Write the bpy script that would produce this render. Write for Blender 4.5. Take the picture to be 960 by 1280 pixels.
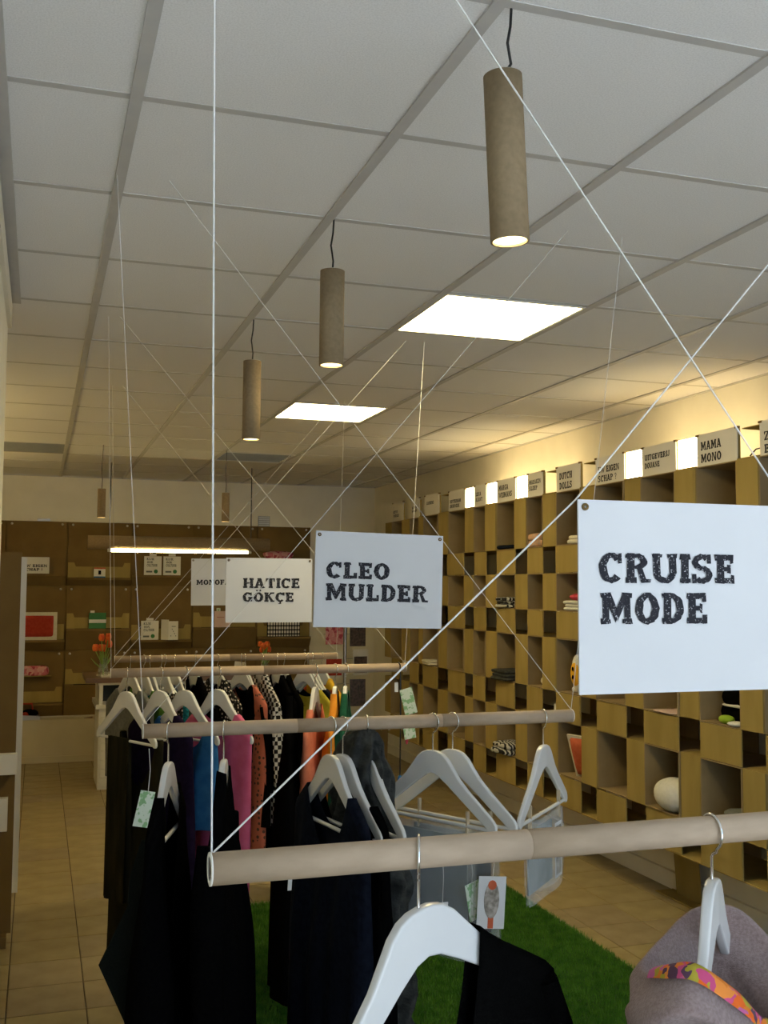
import bpy, bmesh, math, random
from mathutils import Vector, Matrix
random.seed(7)
PI = math.pi
for o in list(bpy.data.objects): bpy.data.objects.remove(o)
C = bpy.context.scene.collection
SC = bpy.context.scene

# ------------------------------------------------------------------ camera
CAMZ = 1.677
yaw, pitch, roll, FPX = .3175, .0717, .0054, 1308.59
cd = bpy.data.cameras.new('camera'); cam = bpy.data.objects.new('camera', cd); C.objects.link(cam)
fw = Vector((math.sin(yaw)*math.cos(pitch), math.cos(yaw)*math.cos(pitch), math.sin(pitch)))
rt = Vector((math.cos(yaw), -math.sin(yaw), 0)); up = rt.cross(fw)
r2 = rt*math.cos(roll) + up*math.sin(roll); u2 = -rt*math.sin(roll) + up*math.cos(roll)
M = Matrix((r2, u2, -fw)).transposed().to_4x4(); M.translation = Vector((0, 0, CAMZ))
cam.matrix_world = M
cd.sensor_fit = 'VERTICAL'; cd.sensor_height = 36.0; cd.lens = FPX*36.0/1280.0
cd.clip_start = .02
SC.camera = cam

# ------------------------------------------------------------------ world: daylight behind the shop front
w = bpy.data.worlds.new('World'); SC.world = w; w.use_nodes = True
bg = w.node_tree.nodes['Background']; bg.inputs['Color'].default_value = (.58, .78, 1.0, 1); bg.inputs['Strength'].default_value = 2.75
sun = bpy.data.lights.new('sun', 'SUN'); sun.energy = 39; sun.angle = .01; sun.color = (1, .97, .92)      # shines along the street, not into the shop
suno = bpy.data.objects.new('sun', sun); C.objects.link(suno)
suno.rotation_euler = Vector((.62, -.16, -.77)).to_track_quat('-Z', 'Y').to_euler(); suno.location = (-8, -3, 9)
SC.view_settings.view_transform = 'Standard'; SC.view_settings.look = 'None'
SC.view_settings.exposure = -0.52; SC.view_settings.gamma = 1.0; SC.view_settings.use_curve_mapping = False
PANEL_E, TUBE_E, SPOT_E, PEND_E, UP_E = 38.0, 50.0, 54.0, 40.0, 420.0

# dimensions of the room
CEIL, XR, YB, YF = 2.747, 3.434, 10.77, -1.0
XL, YL = -.138, 4.15            # near left wall and where it ends
XLL = -1.45                     # left wall behind it
RAILX = [.175 + .6*k for k in range(-3, 6)]
ROWY = [2.296 + .6*j for j in range(-6, 15)]

# ------------------------------------------------------------------ helpers
def tag(o, label=None, cat=None, group=None, kind=None):
    if label: o['label'] = label
    if cat: o['category'] = cat
    if group: o['group'] = group
    if kind: o['kind'] = kind
    return o
def empty(name, loc=(0, 0, 0), rz=0, label=None, cat=None, group=None, kind=None):
    o = bpy.data.objects.new(name, None); C.objects.link(o); o.empty_display_size = .05
    o.location = loc; o.rotation_euler = (0, 0, rz)
    return tag(o, label, cat, group, kind)
class MB:
    def __init__(s): s.v = []; s.f = []; s.sm = []
    def add(s, vs, fs, sm=False):
        n = len(s.v); s.v += [tuple(p) for p in vs]
        for f in fs: s.f.append(tuple(i+n for i in f)); s.sm.append(sm)
        return s
    def box(s, x0, x1, y0, y1, z0, z1):
        return s.add([(x0,y0,z0),(x1,y0,z0),(x1,y1,z0),(x0,y1,z0),(x0,y0,z1),(x1,y0,z1),(x1,y1,z1),(x0,y1,z1)],
              [(0,3,2,1),(4,5,6,7),(0,1,5,4),(1,2,6,5),(2,3,7,6),(3,0,4,7)])
    def prism(s, pts, axis, a, b):
        # pts 2D outline (counter-clockwise), extruded along axis from a to b
        def P(p, t):
            return {'x': (t, p[0], p[1]), 'y': (p[0], t, p[1]), 'z': (p[0], p[1], t)}[axis]
        n = len(pts); vs = [P(p, a) for p in pts] + [P(p, b) for p in pts]
        fs = [tuple(range(n))[::-1], tuple(range(n, 2*n))] + [(i, (i+1) % n, n+(i+1) % n, n+i) for i in range(n)]
        return s.add(vs, fs)
    def tube(s, pts, r, n=8, cap=True, flat=1.0):
        pts = [Vector(p) for p in pts]; m = len(pts)
        rs = r if isinstance(r, (list, tuple)) else [r]*m
        rings = []; ref = Vector((0, 0, 1))
        t0 = (pts[1]-pts[0]).normalized()
        if abs(t0.dot(ref)) > .9: ref = Vector((1, 0, 0))
        a = t0.cross(ref).normalized()
        for i in range(m):
            t = (pts[min(i+1, m-1)]-pts[max(i-1, 0)]).normalized()
            a = (a - t*a.dot(t)).normalized(); b = t.cross(a)
            rings.append([pts[i]+(a*math.cos(2*PI*k/n)+b*math.sin(2*PI*k/n)*flat)*rs[i] for k in range(n)])
        vs = [p for q in rings for p in q]
        fs = [(i*n+k, i*n+(k+1) % n, (i+1)*n+(k+1) % n, (i+1)*n+k) for i in range(m-1) for k in range(n)]
        s.add(vs, fs, True)
        if cap: s.add(rings[0], [tuple(range(n))[::-1]]); s.add(rings[-1], [tuple(range(n))])
        return s
    def lathe(s, prof, n=20, c=(0, 0, 0), axis='z', sm=True):
        vs = []
        for r, h in prof:
            for k in range(n):
                x, y = r*math.cos(2*PI*k/n), r*math.sin(2*PI*k/n)
                p = (x, y, h) if axis == 'z' else (h, x, y)
                vs.append((c[0]+p[0], c[1]+p[1], c[2]+p[2]))
        fs = [(i*n+k, i*n+(k+1) % n, (i+1)*n+(k+1) % n, (i+1)*n+k) for i in range(len(prof)-1) for k in range(n)]
        return s.add(vs, fs, sm)
    def ellipsoid(s, c, r, nu=16, nv=10, p=1.0, wob=None):
        vs = []
        sg = lambda x: math.copysign(abs(x)**p, x)
        for i in range(nv+1):
            a = -PI/2+PI*i/nv
            for k in range(nu):
                b = 2*PI*k/nu
                d = 1.0 if wob is None else wob(b, a)
                vs.append((c[0]+r[0]*d*sg(math.cos(a))*sg(math.cos(b)), c[1]+r[1]*d*sg(math.cos(a))*sg(math.sin(b)), c[2]+r[2]*d*sg(math.sin(a))))
        fs = [(i*nu+k, i*nu+(k+1) % nu, (i+1)*nu+(k+1) % nu, (i+1)*nu+k) for i in range(nv) for k in range(nu)]
        return s.add(vs, fs, True)
    def xf(s, fn): s.v = [tuple(fn(*p)) for p in s.v]; return s
    def mesh(s, name, mat):
        me = bpy.data.meshes.new(name); me.from_pydata(s.v, [], s.f); me.polygons.foreach_set('use_smooth', s.sm)
        if mat: me.materials.append(mat)
        me.update(); return me
    def build(s, name, mat, parent=None, loc=None, rz=None):
        o = bpy.data.objects.new(name, s.mesh(name, mat)); C.objects.link(o)
        if parent: o.parent = parent
        if loc: o.location = loc
        if rz is not None: o.rotation_euler = (0, 0, rz)
        return o
def link(name, me, parent=None, loc=(0, 0, 0), rz=0):
    o = bpy.data.objects.new(name, me); C.objects.link(o); o.parent = parent; o.location = loc; o.rotation_euler = (0, 0, rz); return o
def ordn(i): return ['first','second','third','fourth','fifth','sixth','seventh','eighth','ninth','tenth','eleventh','twelfth','thirteenth','fourteenth','fifteenth','sixteenth','seventeenth'][i]

# ------------------------------------------------------------------ materials
MATS = {}
def mat(name, col, rough=.6, col2=None, scale=30, spec=.4, metal=0, bump=0, bscale=200, emit=None, alpha=None, sheen=0, detail=4, stretch=None, lo=.35, hi=.65):
    m = bpy.data.materials.new(name); m.use_nodes = True; nt = m.node_tree; b = nt.nodes['Principled BSDF']
    b.inputs['Roughness'].default_value = rough; b.inputs['Metallic'].default_value = metal
    b.inputs['Specular IOR Level'].default_value = spec
    b.inputs['Base Color'].default_value = (*col, 1)
    tc = nt.nodes.new('ShaderNodeTexCoord'); src = tc.outputs['Object']
    if stretch:
        mp = nt.nodes.new('ShaderNodeMapping'); mp.inputs['Scale'].default_value = stretch; nt.links.new(src, mp.inputs['Vector']); src = mp.outputs['Vector']
    if col2:
        n = nt.nodes.new('ShaderNodeTexNoise'); n.inputs['Scale'].default_value = scale; n.inputs['Detail'].default_value = detail
        nt.links.new(src, n.inputs['Vector'])
        r = nt.nodes.new('ShaderNodeValToRGB'); r.color_ramp.elements[0].position = lo; r.color_ramp.elements[1].position = hi
        r.color_ramp.elements[0].color = (*col, 1); r.color_ramp.elements[1].color = (*col2, 1)
        nt.links.new(n.outputs['Fac'], r.inputs['Fac']); nt.links.new(r.outputs['Color'], b.inputs['Base Color'])
    if bump:
        n2 = nt.nodes.new('ShaderNodeTexNoise'); n2.inputs['Scale'].default_value = bscale; n2.inputs['Detail'].default_value = 3
        nt.links.new(src, n2.inputs['Vector'])
        bp = nt.nodes.new('ShaderNodeBump'); bp.inputs['Strength'].default_value = bump; bp.inputs['Distance'].default_value = .01
        nt.links.new(n2.outputs['Fac'], bp.inputs['Height']); nt.links.new(bp.outputs['Normal'], b.inputs['Normal'])
    if emit: b.inputs['Emission Color'].default_value = (*emit[:3], 1); b.inputs['Emission Strength'].default_value = emit[3]
    if alpha is not None: b.inputs['Alpha'].default_value = alpha
    if sheen: b.inputs['Sheen Weight'].default_value = sheen
    MATS[name] = m; return m
def pattern(name, kind, cols, scale, rough=.85):
    m = bpy.data.materials.new(name); m.use_nodes = True; nt = m.node_tree; b = nt.nodes['Principled BSDF']
    b.inputs['Roughness'].default_value = rough; b.inputs['Specular IOR Level'].default_value = .15
    tc = nt.nodes.new('ShaderNodeTexCoord'); L = nt.links
    if kind == 'dots':
        t = nt.nodes.new('ShaderNodeTexVoronoi'); t.inputs['Scale'].default_value = scale; t.inputs['Randomness'].default_value = .55
        L.new(tc.outputs['Object'], t.inputs['Vector']); fac = t.outputs['Distance']
        r = nt.nodes.new('ShaderNodeValToRGB'); r.color_ramp.interpolation = 'CONSTANT'
        r.color_ramp.elements[0].color = (*cols[1], 1); r.color_ramp.elements[1].position = .3; r.color_ramp.elements[1].color = (*cols[0], 1)
        L.new(fac, r.inputs['Fac']); L.new(r.outputs['Color'], b.inputs['Base Color'])
    elif kind == 'check':
        t = nt.nodes.new('ShaderNodeTexChecker'); t.inputs['Scale'].default_value = scale
        t.inputs['Color1'].default_value = (*cols[0], 1); t.inputs['Color2'].default_value = (*cols[1], 1)
        L.new(tc.outputs['Object'], t.inputs['Vector']); L.new(t.outputs['Color'], b.inputs['Base Color'])
    elif kind == 'floral':
        t = nt.nodes.new('ShaderNodeTexVoronoi'); t.inputs['Scale'].default_value = scale
        nz = nt.nodes.new('ShaderNodeTexNoise'); nz.inputs['Scale'].default_value = scale*.6; L.new(tc.outputs['Object'], nz.inputs['Vector'])
        mx = nt.nodes.new('ShaderNodeVectorMath'); mx.operation = 'MULTIPLY_ADD'; mx.inputs[1].default_value = (.06,.06,.06)
        L.new(nz.outputs['Color'], mx.inputs[0]); L.new(tc.outputs['Object'], mx.inputs[2]); L.new(mx.outputs['Vector'], t.inputs['Vector'])
        sp = nt.nodes.new('ShaderNodeSeparateColor'); L.new(t.outputs['Color'], sp.inputs['Color'])
        r = nt.nodes.new('ShaderNodeValToRGB'); r.color_ramp.interpolation = 'CONSTANT'
        els = r.color_ramp.elements
        while len(els) < len(cols): els.new(.5)
        for i, c in enumerate(cols): els[i].position = i/len(cols); els[i].color = (*c, 1)
        L.new(sp.outputs['Red'], r.inputs['Fac']); L.new(r.outputs['Color'], b.inputs['Base Color'])
    elif kind == 'wave':
        t = nt.nodes.new('ShaderNodeTexWave'); t.inputs['Scale'].default_value = scale; t.inputs['Distortion'].default_value = 6
        L.new(tc.outputs['Object'], t.inputs['Vector'])
        r = nt.nodes.new('ShaderNodeValToRGB'); r.color_ramp.interpolation = 'CONSTANT'
        r.color_ramp.elements[0].color = (*cols[0], 1); r.color_ramp.elements[1].position = .5; r.color_ramp.elements[1].color = (*cols[1], 1)
        L.new(t.outputs['Fac'], r.inputs['Fac']); L.new(r.outputs['Color'], b.inputs['Base Color'])
    MATS[name] = m; return m

WALL = mat('wall_paint', (.77,.735,.62), .85, (.81,.775,.66), 6, .2, bump=.03, bscale=300)
CREAM = mat('cream_paint', (.62,.55,.38), .7, (.66,.59,.42), 5, .3)
TILE = mat('ceiling_tile', (.74,.74,.74), .95, (.84,.84,.84), 260, .1, detail=2, lo=.3, hi=.6, bump=.12, bscale=420)
RAILM = mat('ceiling_rail', (.50,.49,.48), .5, (.53,.52,.50), 15, .3)
PLENUM = mat('plenum', (.05,.05,.05), .9)
FT = mat('floor_tile', (.275,.22,.105), .40, (.355,.29,.15), 7, .5, bump=.02, bscale=60, detail=6)
FT2 = mat('floor_tile_grey', (.25,.20,.115), .42, (.32,.26,.16), 8, .5, bump=.02, bscale=60, detail=6)
GROUT = mat('grout', (.13,.105,.08), .9, (.17,.14,.10), 50, .1)
CARD = mat('cardboard', (.30,.225,.075), .88, (.35,.265,.093), 9, .12, detail=8, bump=.03, bscale=120, stretch=(1,1,.25))
CARDIN = mat('cardboard_inside', (.28,.21,.11), .9, (.32,.24,.13), 9, .1, detail=8)
CARDD = mat('cardboard_brown', (.155,.10,.038), .9, (.18,.12,.046), 5, .1, detail=7)
KRAFT = mat('kraft_tube', (.40,.305,.215), .7, (.455,.35,.25), 60, .25, detail=6, stretch=(.3,1,1))
LAMPK = mat('kraft_lamp_tube', (.235,.175,.10), .75, (.275,.205,.12), 80, .2, detail=6)
RIM = mat('paper_rim', (.80,.78,.72), .8)
HWHITE = mat('hanger_lacquer', (.65,.66,.66), .22, (.69,.70,.70), 6, .5)
CHROME = mat('chrome_wire', (.75,.75,.76), .18, metal=1)
NYLON = mat('nylon_cord', (.82,.82,.80), .3, spec=.6, alpha=.7)
PAPER = mat('sign_paper', (.64,.65,.665), .75, (.67,.68,.695), 4, .2)
PAPER2 = mat('sign_paper_warm', (.72,.70,.64), .8, (.76,.74,.68), 5, .2)
INK = mat('stamp_ink', (.018,.018,.024), .7, (.55,.55,.58), 420, .2, detail=3, lo=.62, hi=.70)
INK2 = mat('print_ink', (.025,.024,.03), .8)
BLACK = mat('black_cloth', (.0022,.0022,.0025), .95, (.0040,.0040,.0044), 120, .0, bump=.2, bscale=500)
BLACK2 = mat('black_knit', (.0025,.0025,.0025), .98, (.0048,.0048,.0046), 300, .0, bump=.5, bscale=700)
NAVY = mat('navy_cloth', (.005,.007,.014), .9, (.009,.012,.022), 60, .03, bump=.2, bscale=500)
CHAR = mat('charcoal_jersey', (.028,.030,.029), .9, (.060,.063,.060), 26, .1, bump=.35, bscale=90, stretch=(1,1,1.6))
GREYD = mat('dark_grey_felt', (.010,.013,.012), .95, (.014,.017,.015), 200, .0)
PURPLE = mat('dark_purple_cloth', (.008,.005,.018), .9, (.013,.008,.028), 40, .03)
BLUE = mat('blue_cloth', (.020,.11,.30), .85, (.03,.15,.37), 25, .15, bump=.1)
PINK = mat('pink_cloth', (.56,.10,.22), .85, (.62,.13,.27), 20, .15, bump=.1)
SALMON = mat('salmon_cloth', (.58,.17,.10), .85, (.66,.22,.13), 22, .15, bump=.1)
ORANGE = mat('orange_cloth', (.66,.23,.02), .85, (.74,.29,.03), 22, .15)
GREENC = mat('bottle_green_cloth', (.008,.07,.04), .85, (.012,.095,.055), 30, .15)
YELLOW = mat('yellow_cloth', (.45,.38,.03), .85, (.55,.47,.05), 30, .15)
OLIVE = mat('olive_cloth', (.014,.014,.009), .95, (.024,.021,.012), 30, .0, stretch=(1,1,.2))
GRASSG = mat('moss_green_cloth', (.05,.14,.02), .9, (.08,.19,.03), 60, .1)
TEAL = mat('turquoise_cloth', (.02,.30,.38), .85, (.01,.10,.13), 90, .15)
GREYC = mat('grey_cloth', (.13,.14,.13), .9, (.17,.18,.17), 60, .1)
MAUVE = mat('mauve_fleece', (.31,.215,.205), .98, (.43,.315,.305), 240, .05, bump=.7, bscale=900, sheen=.3)
POLKA = pattern('salmon_polka', 'dots', [(.50,.15,.10), (.10,.06,.05)], 34)
GING = pattern('gingham', 'check', [(.55,.55,.55), (.010,.010,.012)], 46)
LACE = pattern('black_white_lace', 'dots', [(.010,.010,.011), (.55,.5,.45)], 50)
ZEBRA = pattern('zebra_knit', 'wave', [(.02,.02,.022), (.5,.5,.48)], 14)
FLORAL = pattern('floral_trim', 'floral', [(.70,.13,.02), (.55,.08,.20), (.66,.20,.03), (.40,.33,.04), (.10,.05,.09), (.75,.25,.05), (.5,.12,.3)], 62)
FLORAL2 = pattern('yellow_floral', 'floral', [(.55,.33,.02), (.6,.36,.02), (.55,.08,.02), (.5,.3,.02)], 26)
PINKF = pattern('pink_floral', 'floral', [(.55,.16,.2), (.65,.35,.35), (.4,.06,.1), (.6,.25,.28)], 30)
PLASTIC = mat('clear_plastic', (.78,.84,.88), .12, spec=.7, alpha=.30)
BAGGREY = mat('grey_blue_textile', (.17,.21,.23), .8, (.22,.26,.28), 20, .2)
WOODPEG = mat('peg_wood', (.52,.43,.30), .7, (.58,.48,.34), 30, .2)
METAL = mat('brushed_metal', (.55,.55,.55), .35, metal=1)
BLKC = mat('black_cable', (.012,.012,.013), .45)
WHITEP = mat('white_lacquer', (.72,.72,.68), .4, (.75,.75,.71), 6, .4)
WOODTOP = mat('brown_counter_top', (.13,.075,.045), .35, (.18,.105,.06), 9, .5, stretch=(.2,1,1))
GLASSD = mat('dark_glass', (.06,.075,.07), .08, spec=.8)
GLASS = mat('vase_glass', (.55,.62,.55), .05, spec=.8, alpha=.35)
REDC = mat('red_cloth', (.34,.035,.022), .9, (.39,.05,.03), 40, .1)
RUST = mat('rust_cloth', (.50,.11,.05), .9, (.56,.14,.07), 40, .1)
CREAMC = mat('cream_cloth', (.66,.62,.50), .9, (.72,.68,.56), 40, .1, bump=.3, bscale=400)
WHITEC = mat('white_knit', (.68,.68,.64), .9, (.74,.74,.70), 60, .1, bump=.5, bscale=300)
REDP = mat('red_pink', (.58,.06,.09), .7)
LIME = mat('lime_green', (.25,.40,.02), .7)
PEACH = mat('peach_cloth', (.66,.36,.20), .85, (.45,.36,.30), 50, .1)
YELLOWF = mat('bright_yellow_felt', (.78,.42,.02), .9)
PINKP = mat('pale_pink_paper', (.66,.48,.44), .8, (.70,.53,.48), 30, .2)
GREENP = mat('bottle_green_box', (.03,.16,.05), .6)
GREENTAG = mat('pale_green_tag', (.62,.70,.58), .7, (.25,.45,.22), 60, .2, lo=.52, hi=.56)
LEAF = mat('tulip_leaf', (.18,.30,.06), .6, (.24,.38,.08), 20, .3)
TULIP = mat('tulip_red', (.62,.07,.02), .6, (.75,.20,.03), 40, .3)
GRASS = mat('artificial_grass', (.045,.155,.012), .7, (.11,.28,.03), 24, .2)
GRASSB = mat('grass_backing', (.012,.045,.006), .95)
PHOTO = mat('photo_print', (.16,.14,.11), .3, (.45,.40,.36), 55, .4)
PHOTOD = mat('dark_poster_print', (.03,.025,.022), .4, (.12,.08,.07), 40, .4)
EPANEL = mat('panel_glow', (.9,.9,.9), .5, emit=(1,.79,.38,PANEL_E))
ETUBE = mat('tube_glow', (.9,.9,.9), .5, emit=(1,.80,.36,TUBE_E))
ESPOT = mat('spot_glow', (.9,.9,.9), .5, emit=(1,.72,.30,SPOT_E))
ESPOTF = mat('spot_front_glow', (.9,.9,.9), .5, emit=(1,.80,.45,16.0))
ELEFT = mat('added_uplight_glow', (.9,.9,.9), .5, emit=(1,.72,.28,UP_E))
EBULB = mat('bulb_glow', (.9,.9,.9), .5, emit=(1,.84,.50,PEND_E))
REFL = mat('lamp_inside', (.85,.80,.62), .4)
VENTG = mat('vent_grey', (.30,.31,.29), .6)

# ------------------------------------------------------------------ slab letters
def glyphs():
    G = {}; S, E, F = .28, .06, .17
    R = lambda x0, y0, x1, y1: [(x0,y0),(x1,y0),(x1,y1),(x0,y1)]
    def ARC(cx, cy, rx, ry, tx, ty, a0, a1):
        n = max(6, int(abs(a1-a0)/15)); out = []
        for i in range(n):
            p = [math.radians(a0+(a1-a0)*(i+j)/n) for j in (0, 1)]
            out.append([(cx+rx*math.cos(p[0]), cy+ry*math.sin(p[0])), (cx+rx*math.cos(p[1]), cy+ry*math.sin(p[1])),
                        (cx+(rx-tx)*math.cos(p[1]), cy+(ry-ty)*math.sin(p[1])), (cx+(rx-tx)*math.cos(p[0]), cy+(ry-ty)*math.sin(p[0]))])
        return out
    def stem(x, t=True, b=True, s=S):
        o = [R(x,0,x+s,1)]
        if t: o.append(R(x-E,1-F,x+s+E,1))
        if b: o.append(R(x-E,0,x+s+E,F))
        return o
    G['I'] = (.42, stem(.1))
    G['H'] = (.98, stem(.09)+stem(.66)+[R(.3,.43,.66,.57)])
    G['E'] = (.80, stem(.09)+[R(.01,0,.76,.19),R(.01,.81,.73,1),R(.3,.41,.58,.59),R(.62,0,.78,.3),R(.6,.7,.75,1),R(.5,.35,.62,.65)])
    G['F'] = (.78, stem(.09)+[R(.01,.85,.73,1),R(.3,.43,.58,.57),R(.6,.68,.75,1),R(.5,.35,.62,.65)])
    G['L'] = (.78, stem(.09)+[R(.01,0,.74,.19),R(.59,0,.76,.36)])
    G['T'] = (.88, stem(.33,False)+[R(.02,.85,.86,1),R(.02,.66,.15,1),R(.73,.66,.86,1)])
    G['D'] = (.90, stem(.09)+ARC(.38,.5,.48,.5,.28,.18,-90,90)+[R(.1,.85,.4,1),R(.1,0,.4,.15)])
    G['O'] = (.92, ARC(.46,.5,.45,.52,.29,.19,0,360))
    G['C'] = (.90, ARC(.47,.5,.45,.52,.29,.19,42,318)+[R(.70,.66,.86,1.0)])
    G['G'] = (.96, ARC(.47,.5,.45,.52,.29,.19,42,330)+[R(.70,.66,.86,1.0),R(.52,.36,.94,.5),R(.68,.04,.88,.45)])
    G['U'] = (.94, [R(.04,.34,.31,1),R(.63,.34,.90,1),R(0,.87,.38,1),R(.57,.87,.94,1)]+ARC(.47,.36,.43,.38,.27,.2,180,360))
    G['S'] = (.82, ARC(.4,.73,.37,.29,.24,.18,35,270)+ARC(.4,.29,.38,.31,.24,.18,-145,90)+[R(.60,.68,.73,1),R(.03,0,.16,.32)])
    bowl = ARC(.43,.72,.40,.28,.25,.16,-90,90)+[R(.2,.87,.44,1),R(.2,.46,.44,.59)]
    G['P'] = (.84, stem(.09)+bowl)
    G['R'] = (.95, stem(.09)+bowl+[[(.42,.52),(.62,.52),(.80,.08),(.60,.0)],R(.62,0,.95,.13)])
    G['B'] = (.86, stem(.09)+bowl+ARC(.45,.28,.38,.28,.2,.13,-90,90)+[R(.2,0,.46,.13)])
    G['M'] = (1.22, stem(.09,s=.24)+stem(.88,s=.24)+[[(.10,1),(.38,1),(.70,.30),(.55,.06)],[(1.10,1),(.86,1),(.52,.30),(.64,.06)]])
    G['N'] = (1.0, stem(.09,s=.17)+stem(.72,b=False,s=.17)+[[(.10,1),(.34,1),(.89,0),(.66,0)]])
    G['K'] = (1.0, stem(.09)+[[(.28,.40),(.28,.60),(.66,1),(.86,1)],[(.36,.56),(.54,.68),(.92,0),(.68,0)],R(.56,.87,.96,1),R(.60,0,1.0,.13)])
    G['V'] = (.96, [[(.10,1),(.33,1),(.58,0),(.40,0)],[(.70,1),(.88,1),(.58,0),(.42,0)],R(0,.87,.42,1),R(.60,.87,.97,1)])
    G['W'] = (1.3, [[(.08,1),(.28,1),(.46,0),(.30,0)],[(.56,.9),(.68,.9),(.46,0),(.34,0)],[(.56,.9),(.74,.9),(.96,0),(.80,0)],[(1.06,1),(1.22,1),(.96,0),(.84,0)],R(0,.87,.38,1),R(.95,.87,1.3,1)])
    G['Y'] = (.94, [[(.08,1),(.30,1),(.56,.45),(.38,.45)],[(.70,1),(.86,1),(.56,.45),(.42,.45)],R(.37,0,.58,.5),R(.27,0,.68,.13),R(0,.87,.38,1),R(.6,.87,.94,1)])
    G['Z'] = (.8, [R(.04,.86,.76,1),R(.04,0,.78,.14),[(.54,.9),(.76,.9),(.28,.1),(.06,.1)],R(.04,.66,.17,1),R(.64,0,.78,.32)])
    G['J'] = (.7, [R(.38,.3,.59,1),R(.28,.87,.68,1)]+ARC(.3,.3,.29,.3,.18,.15,180,360))
    G['A'] = (1.0, [[(.06,0),(.28,0),(.60,1),(.38,1)],[(.66,0),(.94,0),(.66,1),(.38,1)],R(.26,.24,.74,.40),R(0,0,.38,.13),R(.60,0,1.0,.13),R(.28,.88,.6,1)])
    G['?'] = (.6, ARC(.3,.76,.27,.26,.15,.13,-60,190)+[R(.24,.28,.42,.58),R(.22,0,.44,.16)])
    G['!'] = (.3, [R(.07,.3,.25,1),R(.07,0,.25,.16)])
    G['\u00d6'] = (.92, G['O'][1]+[R(.22,1.12,.38,1.28),R(.54,1.12,.70,1.28)])
    G['\u00c7'] = (.90, G['C'][1]+[R(.40,-.14,.54,.02),R(.30,-.24,.56,-.13)])
    return G
GL = glyphs()
def lettering(name, m, parent, lines, y=-.0012, jit=.018, gap=.06):
    """lines: (text, x_left, z_bottom, width, height); written on the face y of a sign that looks along -Y"""
    mb = MB()
    for text, x0, z0, wd, ht in lines:
        tot = sum((GL[c][0]+gap) if c != ' ' else .45 for c in text)-gap
        sx = wd/tot; x = 0
        for c in text:
            if c == ' ': x += .45; continue
            for qi, poly in enumerate(GL[c][1]):
                j = lambda p: (jit*math.sin(23*p[0]+17*p[1]+x*3), jit*math.sin(19*p[1]-29*p[0]+x*5))
                pts = [(x0+sx*(x+p[0]+j(p)[0]), y-.00002*qi, z0+ht*(p[1]+j(p)[1])) for p in poly]
                a = sum(pts[i][0]*pts[(i+1) % len(pts)][2]-pts[(i+1) % len(pts)][0]*pts[i][2] for i in range(len(pts)))
                if a < 0: pts = pts[::-1]
                mb.add(pts, [tuple(range(len(pts)))])
            x += GL[c][0]+gap
    return mb.build(name, m, parent)

# ------------------------------------------------------------------ setting: walls
def st(o): o['kind'] = 'structure'; return o
st(MB().box(XR, XR+.12, YF, YB+.12, -.1, CEIL+.25).build('wall_right', WALL))
st(MB().box(XLL-.12, XR, YB, YB+.12, -.1, CEIL+.25).build('wall_back', WALL))
st(MB().box(XL-.14, XL, YF, YL, -.1, CEIL+.25).build('wall_left', WALL))
st(MB().box(XLL-.12, XLL, YL-.14, YB, -.1, CEIL+.25).build('wall_left_recess', WALL))
st(MB().box(XLL, XL-.14, YL-.14, YL, -.1, CEIL+.25).build('wall_left_return', WALL))
wf = MB()
wf.box(XL-.14, XR+.12, YF-.14, YF, -.1, .12).box(XL-.14, XR+.12, YF-.14, YF, 2.70, CEIL+.25)
wf.box(XL-.14, -.08, YF-.14, YF, .12, 2.70).box(3.36, XR+.12, YF-.14, YF, .12, 2.70)
st(wf.build('wall_front', WALL))
PAVE = mat('street_paving', (.46,.50,.56), .9, (.51,.55,.61), 3, .1)
st(MB().box(-12, 15, -14, YF-.16, -.2, -.08).build('street_pavement', PAVE))
wn = empty('window_1'); st(wn)
for x in (-.08, 1.08, 2.18, 3.32): MB().box(x, x+.04, YF-.1, YF-.04, .12, 2.70).build('window_mullion', WHITEP, wn)
for z in (.12, 2.66): MB().box(-.08, 3.36, YF-.1, YF-.04, z, z+.04).build('window_rail', WHITEP, wn)
pl = bpy.data.lights.new('window_portal', 'AREA'); pl.shape = 'RECTANGLE'; pl.size = 3.44; pl.size_y = 2.58; pl.cycles.is_portal = True
po = bpy.data.objects.new('window_portal', pl); C.objects.link(po); po.location = (1.64, YF-.15, 1.41); po.rotation_euler = (PI/2, 0, PI); po.parent = wn
st(MB().box(XR-.018, XR, YF, YB, 0, .085).box(XR-.024, XR, YF, YB, .085, .095).build('baseboard_right', WALL))
st(MB().box(XL, XL+.014, YF, YL, CEIL-.10, CEIL-.012).build('trim_1', WALL))
st(MB().box(XL, XL+.012, YF, YL+.012, 0, .09).build('baseboard_left', WALL))

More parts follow.
